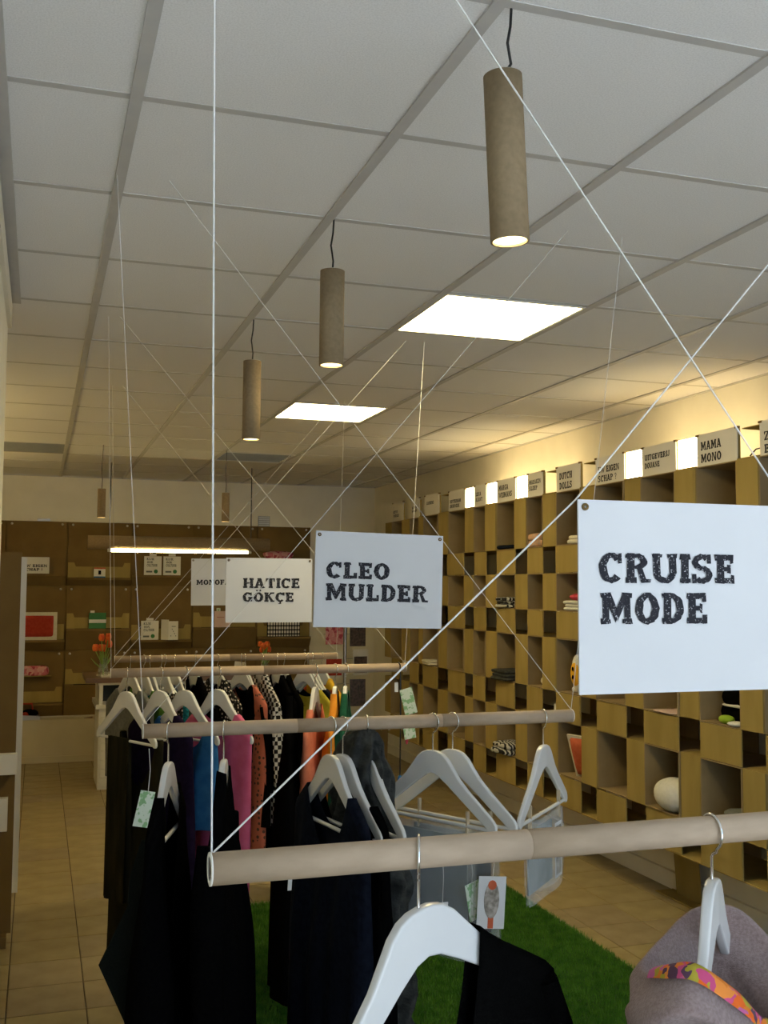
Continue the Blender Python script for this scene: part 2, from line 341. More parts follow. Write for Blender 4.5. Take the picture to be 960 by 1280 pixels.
# ------------------------------------------------------------------ ceiling
ceil = st(MB().box(XLL, XR, YF, YB, CEIL+.05, CEIL+.12).build('ceiling', PLENUM))
LIT = {(3, 2), (3, 6)}; OFF = {(3, 10)}; VENT = {(0, 10)}     # (column after rail i, row j)
tcache = {}
def tile_mesh(wx, wy):
    k = (round(wx, 3), round(wy, 3))
    if k not in tcache: tcache[k] = MB().box(-wx/2, wx/2, -wy/2, wy/2, 0, .015).mesh('ceiling_tile', TILE)
    return tcache[k]
def ceil_light(x, y, lit, label):
    t = empty('ceiling_light', (x, y, CEIL), 0, label, 'ceiling light')
    f = MB(); a, b = .293, .278
    for x0, x1, y0, y1 in ((-a,a,-a,-b),(-a,a,b,a),(-a,-b,-b,b),(b,a,-b,b)): f.box(x0, x1, y0, y1, .0005, .03)
    f.build('light_frame', WHITEP, t)
    if lit: MB().box(-b, b, -b, b, .004, .012).build('light_diffuser', EPANEL, t)
    else:
        MB().box(-b, b, -b, b, .022, .03).build('light_back', VENTG, t)
        for i in range(7): MB().box(-b, b, -.27+i*.085, -.262+i*.085, .003, .022).build('louvre', VENTG, t)
    return t
for ci in range(-3, 6):
    rows = range(-6, 15)
    x0 = -.425+.6*(ci+1)-.0; x1 = x0+.6      # column ci lies between rail x0 and rail x1
    for j in range(-6, 14+1):
        y0 = 2.296+.6*j; y1 = min(y0+.6, YB-.01)
        xa, xb = x0, x1
        left = (XL+.03) if y0+.3 < YL else XLL+.01
        xa = max(xa, left); xb = min(xb, XR-.01)
        if xb-xa < .04 or y1-y0 < .04: continue
        col = ci+1
        if (col, j) in LIT:
            ceil_light((x0+x1)/2, y0+.3, True, 'glowing ceiling panel above the camera, outside the picture' if j < 0 else 'glowing square ceiling panel, larger one nearer the camera' if j == 2 else 'glowing square ceiling panel, smaller one farther back'); continue
        if (col, j) in OFF: ceil_light((x0+x1)/2, y0+.3, False, 'unlit louvred ceiling panel near the back wall'); continue
        if (col, j) in VENT:
            v = empty('ceiling_vent', ((xa+xb)/2, y0+.3, CEIL), 0, 'grey ventilation panel in the ceiling at the far left', 'vent')
            MB().box(-(xb-xa)/2+.015, (xb-xa)/2-.015, -.285, .285, .008, .015).build('vent_back', VENTG, v)
            for i in range(9): MB().box(-(xb-xa)/2+.015, (xb-xa)/2-.015, -.27+i*.064, -.25+i*.064, .0, .008).build('vent_slat', VENTG, v)
            continue
        o = link('ceiling_tile', tile_mesh(xb-xa-.004, y1-y0-.004), ceil, ((xa+xb)/2, (y0+y1)/2, CEIL+.004+random.uniform(0, .0015)))
for x in [-1.025, -.425]+[.175+.6*k for k in range(6)]:
    ya = YF if x > XL else YL
    MB().box(x-.014, x+.014, ya, YB, CEIL-.001, CEIL+.03).build('ceiling_rail', RAILM, ceil)
MB().box(XL+.012, XL+.045, YF, YL, CEIL-.003, CEIL+.03).build('ceiling_rail', RAILM, ceil)
MB().box(XR-.022, XR, YF, YB, CEIL-.001, CEIL+.03).build('ceiling_rail', RAILM, ceil)
MB().box(XLL, XR, YB-.022, YB, CEIL-.001, CEIL+.03).build('ceiling_rail', RAILM, ceil)
for j in range(-6, 15):
    y = 2.296+.6*j
    if y < YF: continue
    MB().box((XL+.03) if y < YL else XLL, XR, y-.012, y+.012, CEIL+.0034, CEIL+.03).build('ceiling_rail', RAILM, ceil)

# ------------------------------------------------------------------ floor
floor = st(MB().box(XLL-.1, XR+.1, YF-.1, YB+.1, -.1, -.006).build('floor', GROUT))
TS = .302; fx0, fy0 = .2257, 4.443
tm = []
for m_ in (FT, FT2):
    b_ = bmesh.new(); bmesh.ops.create_cube(b_, size=1)
    bmesh.ops.scale(b_, vec=(TS-.005, TS-.005, .012), verts=b_.verts)
    bmesh.ops.bevel(b_, geom=[e for e in b_.edges if all(v.co.z > 0 for v in e.verts)], offset=.0016, segments=1, affect='EDGES')
    me = bpy.data.meshes.new('floor_tile'); b_.to_mesh(me); b_.free(); me.materials.append(m_); tm.append(me)
rest = MB()
cnt = 0
for i in range(-6, 12):
    for j in range(-19, 21):
        x, y = fx0+TS*(i+.5), fy0+TS*(j+.5)
        if x+TS/2 > XR or x-TS/2 < XLL or y+TS/2 > YB+.05 or y-TS/2 < YF: 
            xa, xb, ya, yb = max(x-TS/2, XLL), min(x+TS/2, XR), max(y-TS/2, YF), min(y+TS/2, YB)
            if xb-xa > .03 and yb-ya > .03: rest.box(xa+.0025, xb-.0025, ya+.0025, yb-.0025, -.006, 0)
            continue
        vis = (y > 3.9 and x > -.35 and not (.75 < x < 2.4 and y < 5.45)) and not (x > .6 and x < 2.3 and y > 9.2)
        if vis and cnt < 298:
            link('floor_tile', tm[1] if random.random() < .22 else tm[0], floor, (x, y, -.006)); cnt += 1
        else: rest.box(x-TS/2+.0025, x+TS/2-.0025, y-TS/2+.0025, y+TS/2-.0025, -.006, 0)
rest.build('floor_tiling', FT, floor)['kind'] = 'stuff'

# ------------------------------------------------------------------ back wall: plinth and cardboard display panels
pb = empty('display_wall', (0, YB, 0), 0, 'brown cardboard display wall with pinned ledges across the back', 'display wall')
plinth = MB().box(XLL+.02, 2.75, 10.56, YB-.004, 0, .40).build('plinth', CREAM)
tag(plinth, 'long low cream plinth below the cardboard display wall', 'plinth')
MB().box(XLL+.02, 2.75, 10.545, 10.56, 0, .06).build('skirting', CREAM, plinth)
cx = [-1.40, -.88, -.312, .257, .877, 1.488, 2.147, 2.719]
rz = [2.303, 1.669, 1.040, .414]
ledge_h = {(3,0):.085,(3,1):.215,(3,2):.30,(4,0):.115,(4,1):.10,(4,2):.25,(2,0):.12,(2,1):.11,(2,2):.13,(5,0):.12,(5,1):.22,(5,2):.2,(6,0):.29,(6,1):.12,(6,2):.2}
MB().box(cx[0], cx[-1], -.003, 0, rz[-1], rz[0]).build('backing', CARDD, pb)
pin = MB().ellipsoid((0,0,0), (.012,.006,.012), 8, 5).mesh('pin', METAL)
for i in range(len(cx)-1):
    for k in range(3):
        a, b, zt, zb = cx[i], cx[i+1], rz[k], rz[k+1]
        s = MB().box(a+.006, b-.006, -.018, 0, zb+.005, zt-.005).build('board', CARDD, pb)
        h = ledge_h.get((i, k), .15); d = .095
        # ledge: top shelf with a front that slopes back to the wall
        MB().prism([(-.018, zb+.008), (-.018, zb+h), (-d, zb+h), (-d, zb+h-.02)], 'x', a+.006, b-.006).build('ledge', CARDD, pb)
        if (i, k) not in ((2, 0), (6, 0), (4, 0)):
            MB().prism([(a+.012, zb+h+.002), (b-.012, zb+h+.002), (b-.012, zb+h+.15), (b-.07, zb+h+.15), (b-.085, zb+h+.11), (a+.085, zb+h+.11), (a+.07, zb+h+.15), (a+.012, zb+h+.15)], 'y', -.022, -.018).build('pocket_lit_tone', CARD, pb)  # paler sheet: light on the recessed back, put into its colour
        if k < 3 and i in (3, 5):
            MB().box(a+.09, b-.09, -.085, -.03, zb+h, zb+h+.0015).build('slot', BLACK, pb)
        for px_ in (a+.05, b-.05): link('pin', pin, pb, (px_, -.018, zt-.028))

# ------------------------------------------------------------------ shelf wall of cardboard boxes on the right
XFR = 3.08
sh = empty('box_shelving', (XFR, 6.2, 0), 0, 'wall of stacked brown cardboard boxes in a checkerboard along the right', 'shelving')
cols = [('N',9.32,9.136),('W',9.136,8.838),('N',8.838,8.635),('W',8.635,8.414),('N',8.414,8.288),('W',8.288,7.95),('N',7.95,7.745),('W',7.745,7.401),('N',7.401,7.224),('W',7.224,7.0),
 ('N',7.0,6.813),('W',6.813,6.505),('N',6.505,6.321),('W',6.321,6.093),('N',6.093,5.909),('W',5.909,5.601),('N',5.601,5.42),('W',5.42,5.098),('N',5.098,4.919),('W',4.919,4.598),('N',4.598,4.42),('W',4.42,4.102),
 ('N',4.102,3.943),('W',3.943,3.62),('N',3.62,3.44),('W',3.44,3.12),('N',3.12,2.94)]
rows = [('T',2.278,1.94),('S',1.94,1.772),('T',1.772,1.532),('S',1.532,1.367),('T',1.367,1.034),('S',1.034,.862),('T',.862,.532),('S',.532,.352)]
XBK = XR-.006
th = .005
oy = 6.2
def open_box(y0, y1, z0, z1, jx):
    mb = MB(); a, b = XFR+jx-XFR, XBK-XFR
    mb.box(a, b, y0, y0+th, z0, z1).box(a, b, y1-th, y1, z0, z1)
    mb.box(a, b, y0+th, y1-th, z0, z0+th).box(a, b, y0+th, y1-th, z1-th, z1)
    mb.box(b-th, b, y0+th, y1-th, z0+th, z1-th)
    return mb
for ci, (ct, yf, yn) in enumerate(cols):
    for ri, (rt_, zt, zb) in enumerate(rows):
        y0, y1 = yn-oy, yf-oy; jx = random.uniform(-.008, .006); g = .0015
        if ct == 'W' and rt_ == 'T': open_box(y0+g, y1-g, zb+g, zt-g, jx).build('open_box', CARDIN, sh)
        elif ct != 'W' and rt_ != 'T':
            pass                                    # gap between boxes, open to the wall behind
        else:
            mb = MB().box(jx, .345 if ct == 'N' else jx+.006, y0+g, y1-g, zb+g, zt-g)
            bx_ = mb.build('closed_box', CARD, sh)
            if ct == 'N' and ci % 3 == 2: MB().box(jx-.0022, jx, y0+.012, y0+(y1-y0)*.72, zb+.004, zt-.004).build('flap', CARD, bx_)
            if ct == 'W' and (ci+ri) % 4 == 0: MB().box(jx-.0022, jx, y0+.004, y1-.004, zb+(zt-zb)*.36, zt-.004).build('flap', CARD, bx_)
# dark backing strip of the gaps: cardboard back sheet behind the narrow openings
for ci, (ct, yf, yn) in enumerate(cols):
    if ct != 'N': continue
    for ri, (rt_, zt, zb) in enumerate(rows):
        if rt_ == 'S': MB().box(.335, .34, yn-oy, yf-oy, zb, zt).build('back_sheet', CARDIN, sh)

for y0_, y1_ in ((2.94, 4.10), (4.10, 5.42), (5.42, 6.81), (6.81, 8.29), (8.29, 9.32)): MB().box(.002, .345, y0_-oy+.001, y1_-oy-.001, .346, .3515).build('bottom_board', CARD, sh)
# sign boards and lamps on top of the shelving
TXT = {1:('GET IT','YOURSELF'),3:('LOT F','LOREN'),5:('LAURENS',),7:('ROTTERDAM','HANDWERK'),9:('LENA','KLANT'),11:('MARGA','WEIMANS'),13:('MARAKEN','SLEEP'),15:('DUTCH','DOLLS'),17:('UW EIGEN','SCHAP ?'),19:('UITGEVERIJ','DOUANE'),21:('MAMA','MONO'),23:('ZELA','BEA')}
SZ = {1:(.55,.024,.0,.45),3:(.6,.02,.1,.5),5:(.5,.026,.25,.55),7:(.66,.026,.12,.42),9:(.55,.028,.1,.52),11:(.72,.036,.12,.56),13:(.74,.028,.08,.55),15:(.54,.042,.2,.5),17:(.74,.036,.1,.45),19:(.74,.03,.08,.56),21:(.52,.042,.12,.52),23:(.5,.04,.1,.45)}
sign_names = ['farthest','second farthest','third farthest','fourth farthest','fifth farthest','sixth farthest','sixth nearest','fifth nearest','fourth nearest','third nearest','second nearest full','nearest, cut by the right edge,']
n_sg = 0
for ci, (ct, yf, yn) in enumerate(cols):
    if ct == 'W':
        y0, y1 = yn-oy, yf-oy
        MB().box(.012, .026, y0+.004, y1-.004, 2.2795, 2.43).build('top_box', CARD, sh)
        if ci not in TXT: continue
        wd = (yf-yn)-.004; hh = .158 if ci > 6 else .17
        sg = MB().box(-wd/2, wd/2, 0, .004, 0, hh).build('shelf_sign', PAPER2, None, (XFR+.006, (yf+yn)/2, 2.279), -PI/2)
        sg.rotation_euler.y = random.uniform(-.008, .008)
        tag(sg, '%s white printed card on top of the box shelving' % sign_names[n_sg], 'sign', 'cards on top of the shelving'); n_sg += 1
        tw, thh, xo, zo = SZ[ci]; L = []
        for q, t_ in enumerate(TXT[ci]):
            f = len(t_)/max(len(x) for x in TXT[ci])
            L.append((t_, -wd/2+.02+xo*.1, hh*zo-.004-q*thh*1.45, wd*tw*f, thh))
        lettering('lettering', INK2, sg, L)
        for s_ in (-1, 1): MB().box(s_*(wd/2-.004)-.012, s_*(wd/2-.004)+.012, -.003, .012, hh-.008, hh+.002).build('clip', CARDD, sg)
BRIGHT = [8, 10, 12, 18, 20]
DIM = [6, 14, 16, 22, 24]
lamp_pos = {8:'between the fourth and fifth farthest shelf cards',10:'between the fifth and sixth farthest shelf cards',12:'between the two middle shelf cards',18:'between the fourth and third nearest shelf cards',20:'between the third nearest and second nearest shelf cards'}
for ci, (ct, yf, yn) in enumerate(cols):
    if ct != 'N': continue
    y0, y1 = yn-oy, yf-oy
    if ci > 3: MB().box(.0, .20, y0+.002, y1-.002, 2.2785, 2.284).build('top_tray', CARD, sh)
    if ci in DIM: MB().box(.14, .145, y0+.002, y1-.002, 2.284, 2.44).build('back_flap', CARD, sh); MB().box(.03, .14, y0+.004, y1-.004, 2.425, 2.43).build('top_flap', CARD, sh)
    if ci in BRIGHT:
        t = empty('shelf_lamp', (XFR+.05, (yf+yn)/2, 2.285), 0, 'glaring white lamp box '+lamp_pos[ci], 'lamp', 'lamps on top of the shelving')
        wy = (yf-yn)/2-.014
        MB().box(-.036, -.026, -wy-.009, wy+.009, .001, .148).build('lamp_front', ESPOTF, t)
        MB().box(.012, .07, -wy, wy, -.0005, .012).build('lamp_base', WHITEP, t)
        MB().tube([(.05,-wy*.7,.09),(.05,wy*.7,.09)], .014, 10).build('lamp_tube', ESPOT, t)
cb = MB().tube([(XFR+.02,4.03,2.29),(XFR+.03,4.0,2.318),(XFR+.05,3.97,2.325),(XFR+.06,3.95,2.30)], .0035, 6).build('lamp_cable', BLKC)
tag(cb, 'short black cable looping out of the top shelf box at right', 'cable')
# uplights added out of view, round the near wall's corner, to warm the far ceiling
for y_, l_ in ((6.4, 'added unseen warm uplight in the left recess, nearer one'), (8.6, 'added unseen warm uplight in the left recess, farther one')):
    t = empty('added_uplight', (XLL, y_, 2.1), 0, l_, 'lamp', 'added uplights in the left recess')
    MB().prism([(0,0),(.10,.0),(.14,.12),(0,.12)], 'y', -.12, .12).build('added_trough', WHITEP, t)
    MB().box(.012, .128, -.11, .11, .121, .126).build('added_glow', ELEFT, t)
# bent cardboard flap standing on the floor in front of the wall
fl = empty('cardboard_flap', (3.3, 5.0, 0), 0, 'bent brown cardboard sheet standing on the floor under the shelving', 'cardboard')
MB().prism([(.0,.002),(.0,.006),(-.02,.006),(.13,.006),(.13,.002)][0:2]+[(.128,.006),(.128,.002)], 'y', -.16, .18).build('foot_sheet', CARD, fl)
MB().prism([(.085,.006),(.09,.006),(.065,.35),(.06,.35)], 'y', -.13, .10).build('upright_sheet', CARD, fl)

# ------------------------------------------------------------------ pendant lamps
def pendant(x, y, zt, zb, tilt, label, r=.0357):
    t = empty('pendant_lamp', (x, y, CEIL), 0, label, 'lamp', 'cardboard tube pendants')
    h = zt-zb; sh_ = MB().lathe([(r-.004,-.0),(r,-.0),(r,h),(r-.004,h),(r-.004,-.0)], 32).build('shade', LAMPK, t, (0,0,zb-CEIL)); sh_.rotation_euler.y = tilt
    MB().lathe([(.0,h+.001),(r-.001,h+.001),(r-.001,h-.01),(0,h-.01)], 24).build('end_cap', WHITEP, sh_)
    MB().lathe([(r-.0042,.004),(r-.0046,.10),(.012,.13)], 24).build('reflector', REFL, sh_)
    MB().ellipsoid((0,0,.045), (.026,.026,.026), 16, 10).build('bulb', EBULB, sh_)
    L = CEIL-zt; dx = -math.sin(tilt)*0
    top = Vector((math.sin(tilt)*h, 0, zb-CEIL+h*math.cos(tilt)))
    pts = [Vector((.004,0,.002)), Vector((.002,0,-.25*L)), Vector((-.004,0,-.5*L)), Vector((.003,0,-.8*L)), top]
    MB().tube(pts, .0028, 8).build('cable', BLKC, t)
    return t
pendant(.80, 1.706, 2.617, 2.307, -.045, 'cardboard tube pendant lamp nearest the camera, largest of all')
pendant(.787, 2.891, 2.594, 2.316, .004, 'middle cardboard tube pendant lamp beside the bright ceiling panel')
pendant(.789, 4.107, 2.578, 2.262, .003, 'third cardboard tube pendant lamp from the front')
pendant(.436, 8.2, 2.412, 2.192, .0, 'small distant tube pendant lamp at left before the back wall', .030)
pendant(1.381, 8.2, 2.412, 2.185, .0, 'small distant tube pendant lamp above the tube light', .030)
# fluorescent light slung below a long cardboard tube
t = empty('tube_light', (1.18, 9.33, 2.05), 0, 'long cardboard tube lamp with glowing fluorescent tube before the back wall', 'lamp')
MB().lathe([(.055,-.79),(.06,-.79),(.06,.79),(.055,.79),(.055,-.79)], 20, axis='x').build('housing', LAMPK, t)
MB().tube([(-.60,-.02,-.068),(.60,-.02,-.068)], .013, 12).build('fluorescent_tube', ETUBE, t)
for x in (-.61, .61): MB().tube([(x-.015,-.02,-.068),(x+.015,-.02,-.068)], .015, 10).build('tube_cap', WHITEP, t)
for x in (-.61, .625): MB().tube([(x,0,.05),(x,0,CEIL-2.05)], .005, 8).build('hanging_rod', BLKC, t)

# ------------------------------------------------------------------ clothes hangers
HP = [(0,0),(.018,-.001),(.036,-.007),(.054,-.021),(.072,-.043),(.095,-.071),(.125,-.098),(.16,-.125),(.195,-.153),(.208,-.164),(.216,-.176)]
HB = [(.217,-.188),(.212,-.197),(.202,-.198),(.17,-.174),(.13,-.145),(.09,-.115),(.05,-.086),(.02,-.067),(0,-.062)]
def htop(u):
    u = abs(u)
    for (a, za), (b, zb) in zip(HP, HP[1:]):
        if u <= b: return za+(zb-za)*(u-a)/(b-a)
    return -.176-(u-.216)*.8
out = HP + HB + [(-x, z) for x, z in HB[-2::-1]] + [(-x, z) for x, z in HP[:0:-1]]
b_ = bmesh.new(); HT = .0085
f1 = [b_.verts.new((x, -HT*(1-.35*abs(x)/.21), z)) for x, z in out]; f2 = [b_.verts.new((x, HT*(1-.35*abs(x)/.21), z)) for x, z in out]
b_.faces.new(f1[::-1]); b_.faces.new(f2); n = len(out)
for i in range(n): b_.faces.new((f1[i], f1[(i+1) % n], f2[(i+1) % n], f2[i]))
bmesh.ops.recalc_face_normals(b_, faces=b_.faces)
ed = [e for e in b_.edges if abs(e.verts[0].co.y-e.verts[1].co.y) < HT and (e.verts[0].co.y*e.verts[1].co.y > 0)]
bmesh.ops.bevel(b_, geom=ed, offset=.0035, segments=3, profile=.5, affect='EDGES')
bmesh.ops.triangulate(b_, faces=[f for f in b_.faces if len(f.verts) > 4])
HANG = bpy.data.meshes.new('hanger_body'); b_.to_mesh(HANG); b_.free(); HANG.materials.append(HWHITE)
for p in HANG.polygons: p.use_smooth = abs(p.normal.y) < .95
BAR = MB().tube([(-.202,0,-.189),(.202,0,-.189)], .0055, 10).mesh('trouser_bar', HWHITE)
hook_cache = {}
def hook_mesh(drop, rr):
    k = (drop, rr)
    if k not in hook_cache:
        R = rr+.0050; zc = drop-(.0050-.0021)     # ring centre above the apex, its top resting on the rail
        pts = [(R*math.cos(math.radians(a)), 0, zc+R*math.sin(math.radians(a))) for a in range(205, -62, -12)]
        pts += [(.012,0,zc-R*1.02), (.0035,0,zc-R*1.18), (0,0,zc-R*1.4), (0,0,-.006)]
        hook_cache[k] = MB().tube(pts, .0021, 8).mesh('hook', CHROME)
    return hook_cache[k]
def hanger(x, y, z, th_, drop, rr, label, group, bar=True, lean=0, roll_=0):
    t = empty('clothes_hanger', (x, y, z-drop), th_, label, 'hanger', group)
    t.rotation_euler = (0, roll_, th_)
    link('hanger_body', HANG, t)
    h = link('hook', hook_mesh(drop, rr), t)       # the hook swivels: it stays square to the rail
    q = t.rotation_euler.to_matrix().transposed() @ Matrix.Rotation(math.atan2(-1, lean), 3, 'Z')
    h.rotation_euler = q.to_euler()
    if bar: link('trouser_bar', BAR, t)
    return t

# ------------------------------------------------------------------ garments
def smooth(t): return t*t*(3-2*t)
def garment(name, m, x, y, z, th_, length, label, cat, hem=.26, nw=.09, nf=.12, nb=.03, sw=.228, thick=.045, fold=.014, k=4.0, ph=0., sleeve=0, slope=0, cover=(-1, 1), group=None, waist=0, noise=0, nwl=None, roll_=0, top_t=.0125, ns=36, nt=26, srad=.045):
    mb = MB(); s0, s1 = cover; nl = nw if nwl is None else nwl
    rnd = random.Random(hash(name+label) & 0xffff if False else int(ph*1000)+int(x*997)+int(y*131))
    q1, q2, q3 = rnd.uniform(0, 6), rnd.uniform(0, 6), rnd.uniform(.7, 1.4)
    def pt(i, j, side):
        s = s0+(s1-s0)*i/ns; t = j/nt
        u0 = s*sw
        if u0 >= nw or u0 <= -nl: zt = htop(u0)+.007
        else:
            d = nf if side < 0 else nb
            f_ = (u0+nl)/(nw+nl)
            zt = htop(nl)*(1-f_)+htop(nw)*f_+.007-d*math.sin(PI*f_)**.75
        zz = zt+(-length-slope*s-zt)*t
        wv = sw+(hem-sw)*smooth(t)-waist*math.sin(PI*min(1, t*1.4))
        u = s*wv
        e = max(0, 1-abs((2*i/ns-1))**2.5)
        e8 = max(0, 1-abs((2*i/ns-1))**10)
        tk = top_t*e8**.4+max(0, thick-top_t)*smooth(min(1, t*2.2))*e**.5
        fd = fold*(t**.7)*(math.sin(k*PI*s+q1+t*.8)+.5*math.sin(2.3*k*s*q3+q2-t*1.3))
        if noise: fd += noise*(.6*math.sin(5*s+21*t+q1)+.55*math.sin(-6*s+48*t+q2+2*math.sin(5*s))+.45*math.sin(9*s+70*t+3*math.sin(4*s+9*t)))*min(1, .35+t*6)*.5*side
        return (u+fd*.35, side*tk+fd*(.35+.65*e), zz)
    idx = {}
    vs = []
    def vid(i, j, side):
        if i in (0, ns): side = 0
        kk = (i, j, side)
        if kk not in idx:
            if side == 0:
                p = pt(i, j, 1); q = pt(i, j, -1); p = tuple((a+b)/2 for a, b in zip(p, q))
            else: p = pt(i, j, side)
            idx[kk] = len(vs); vs.append(p)
        return idx[kk]
    fs = []
    for j in range(nt):
        for i in range(ns):
            for side in (-1, 1):
                f = [vid(i,j,side), vid(i+1,j,side), vid(i+1,j+1,side), vid(i,j+1,side)]
                if side < 0: f = f[::-1]
                g = []
                for q in f:
                    if q not in g: g.append(q)
                if len(g) > 2: fs.append(tuple(g))
    for i in range(ns):
        s = s0+(s1-s0)*(i+.5)/ns
        if s*sw >= nw*.98 or s*sw <= -nl*.98:
            f = [vid(i,0,-1), vid(i+1,0,-1), vid(i+1,0,1), vid(i,0,1)]; g = []
            for q in f:
                if q not in g: g.append(q)
            if len(g) > 2: fs.append(tuple(g))
    mb.add(vs, fs, True)
    if sleeve:
        for sg in (-1, 1):
            if (sg < 0 and s0 > -.9) or (sg > 0 and s1 < .9): continue
            zt = htop(.205); P_ = []; Rr = []
            for q in range(9):
                a = q/8
                P_.append((sg*(.195+.045*math.sin(min(1, a*1.6)*PI/2)-.01*a), .012*math.sin(3*a+q1), zt-.012-sleeve*a)); Rr.append((srad*(.75+.25*min(1, a*4)))*(1-.25*a))
            mb.tube(P_, Rr, 12, True, .55)
    o = mb.build(name, m, None, (x, y, z), th_); o.rotation_euler = (0, roll_, th_)
    return tag(o, label, cat, group)

# ------------------------------------------------------------------ hanging rails
def rail(Y, z, xl, xr, r, seams, tl, tr, diag, label, name='hanging_rail', sr=.0011, dg=None):
    t = empty(name, (xl, Y, z), 0, label, 'clothes rail', 'cardboard tube clothes rails')
    xs = [xl]+seams+[xr]
    for a, b in zip(xs, xs[1:]):
        a += .0006; b -= .0006
        MB().lathe([(r-.004,a-xl),(r,a-xl),(r,b-xl),(r-.004,b-xl),(r-.004,a-xl)], 36, axis='x').build('tube', KRAFT, t)
    for xx in (xl-.0004, xr-.0016): MB().lathe([(r-.0052,xx-xl),(r+.0004,xx-xl),(r+.0004,xx-xl+.002),(r-.0052,xx-xl+.002),(r-.0052,xx-xl)], 32, axis='x').build('tube_rim', RIM, t)
    def cord(pts):
        n_ = []
        for a, b in zip(pts, pts[1:]):
            a, b = Vector(a), Vector(b)
            n_ += [a.lerp(b, q/6) for q in range(6)]
        n_.append(Vector(pts[-1]))
        MB().tube([p-Vector((xl, Y, z)) for p in n_], sr, 6).build('cord', NYLON, t)
    y_ = Y
    cord([(xl+.004,y_,z-r+.001),(xl+.003,y_,z),(xl+.002,y_,z+r),(tl,y_,CEIL)])
    cord([(xr-.004,y_,z-r+.001),(xr-.003,y_,z),(xr-.002,y_,z+r),(tr,y_,CEIL)])
    (a1, a2) = diag
    cord([(xl+.004,y_,z+r),]+([dg[0]] if dg else [])+[(a1,y_,CEIL)]); cord([(xr-.004,y_-.003,z+r),]+([dg[1]] if dg else [])+[(a2,y_-.003,CEIL)])
    return t
Y1, Z1, R1 = 1.27, 1.342, .0192
Y2, Z2, R2 = 2.75, 1.308, .0182
Y3, Z3, R3 = 4.241, 1.337, .0182
Y4, Z4, R4 = 5.726, 1.290, .0182
rail(Y1, Z1, .202, 1.558, R1, [.618, 1.15], .185, 1.575, (1.545, .30), 'cardboard tube clothes rail nearest the camera', sr=.0013, dg=((.690,Y1-.004,1.797),(1.005,Y1-.006,1.838)))
rail(Y2, Z2, .261, 1.481, R2, [.663, 1.075], .165, 1.665, (1.479, .30), 'second clothes rail from the front, hung with black garments', sr=.0009)
rail(Y3, Z3, .275, 1.493, R3, [.88], .235, 1.575, (1.49, .28), 'third clothes rail from the front, hung with pink and orange clothes', sr=.0009)
rail(Y4, Z4, .39, 1.606, R4, [1.0], .345, 1.64, (1.60, .40), 'farthest of the four cardboard tube clothes rails', sr=.0011)

# signs hung on the cords
def sign(x0, x1, zb, zt, Y, lines, label, tilt=0):
    wd, hh = x1-x0, zt-zb
    o = MB().box(-wd/2, wd/2, 0, .003, 0, hh).build('hanging_sign', PAPER, None, ((x0+x1)/2, Y-.012, zb)); o.rotation_euler = (0, tilt, 0)
    tag(o, label, 'sign', 'white signs hung above the rails')
    lettering('lettering', INK, o, [(t_, -wd/2+a, hh-b, c, d) for t_, a, b, c, d in lines])
    for sx in (-1, 1): MB().lathe([(.0018,-.0015),(.005,-.0015),(.005,.001),(.0018,.001)], 12).xf(lambda x, y, z: (x, z, y)).build('eyelet', CARDD, o, (sx*(wd/2-.010), -.001, hh-.010))
    return o
sign(.6895, 1.066, 1.535, 1.797, Y1, [('CRUISE',.029,.112,.219,.040),('MODE',.031,.168,.170,.042)], 'largest white sign at right with two lines of black lettering', 0)
sign(.702, 1.070, 1.566, 1.825, Y2, [('CLEO',.030,.127,.182,.044),('MULDER',.030,.187,.296,.046)], 'white sign with black lettering in the middle above the second rail', .02)
sign(.719, 1.077, 1.531, 1.793, Y3, [('HATICE',.068,.122,.238,.040),('G\u00d6K\u00c7E',.068,.178,.213,.038)], 'greyish white sign with black lettering above the third rail')
sign(.784, 1.146, 1.574, 1.828, Y4, [('MONOFA',.027,.142,.185,.027)], 'farthest white sign, half hidden behind the greyish one', -.01)

D = math.radians
# ---- rail 1
g1 = 'hangers on the front rail'
hanger(.466, Y1, Z1, D(22), .068, R1, 'large white wooden hanger at the bottom centre holding a black knit', g1, roll_=D(-11), lean=-.36)
hanger(.900, Y1, Z1, D(47), .068, R1, 'white hanger seen edge-on at bottom right in a mauve fleece', g1)
garment('cardigan', BLACK2, .466, Y1, Z1-.068, D(22), .75, 'black knitted cardigan on the front rail at bottom centre', 'cardigan', hem=.27, nw=.088, nwl=.20, nf=.22, nb=.20, sleeve=.55, thick=.07, ph=1.1, srad=.055, roll_=D(-11))
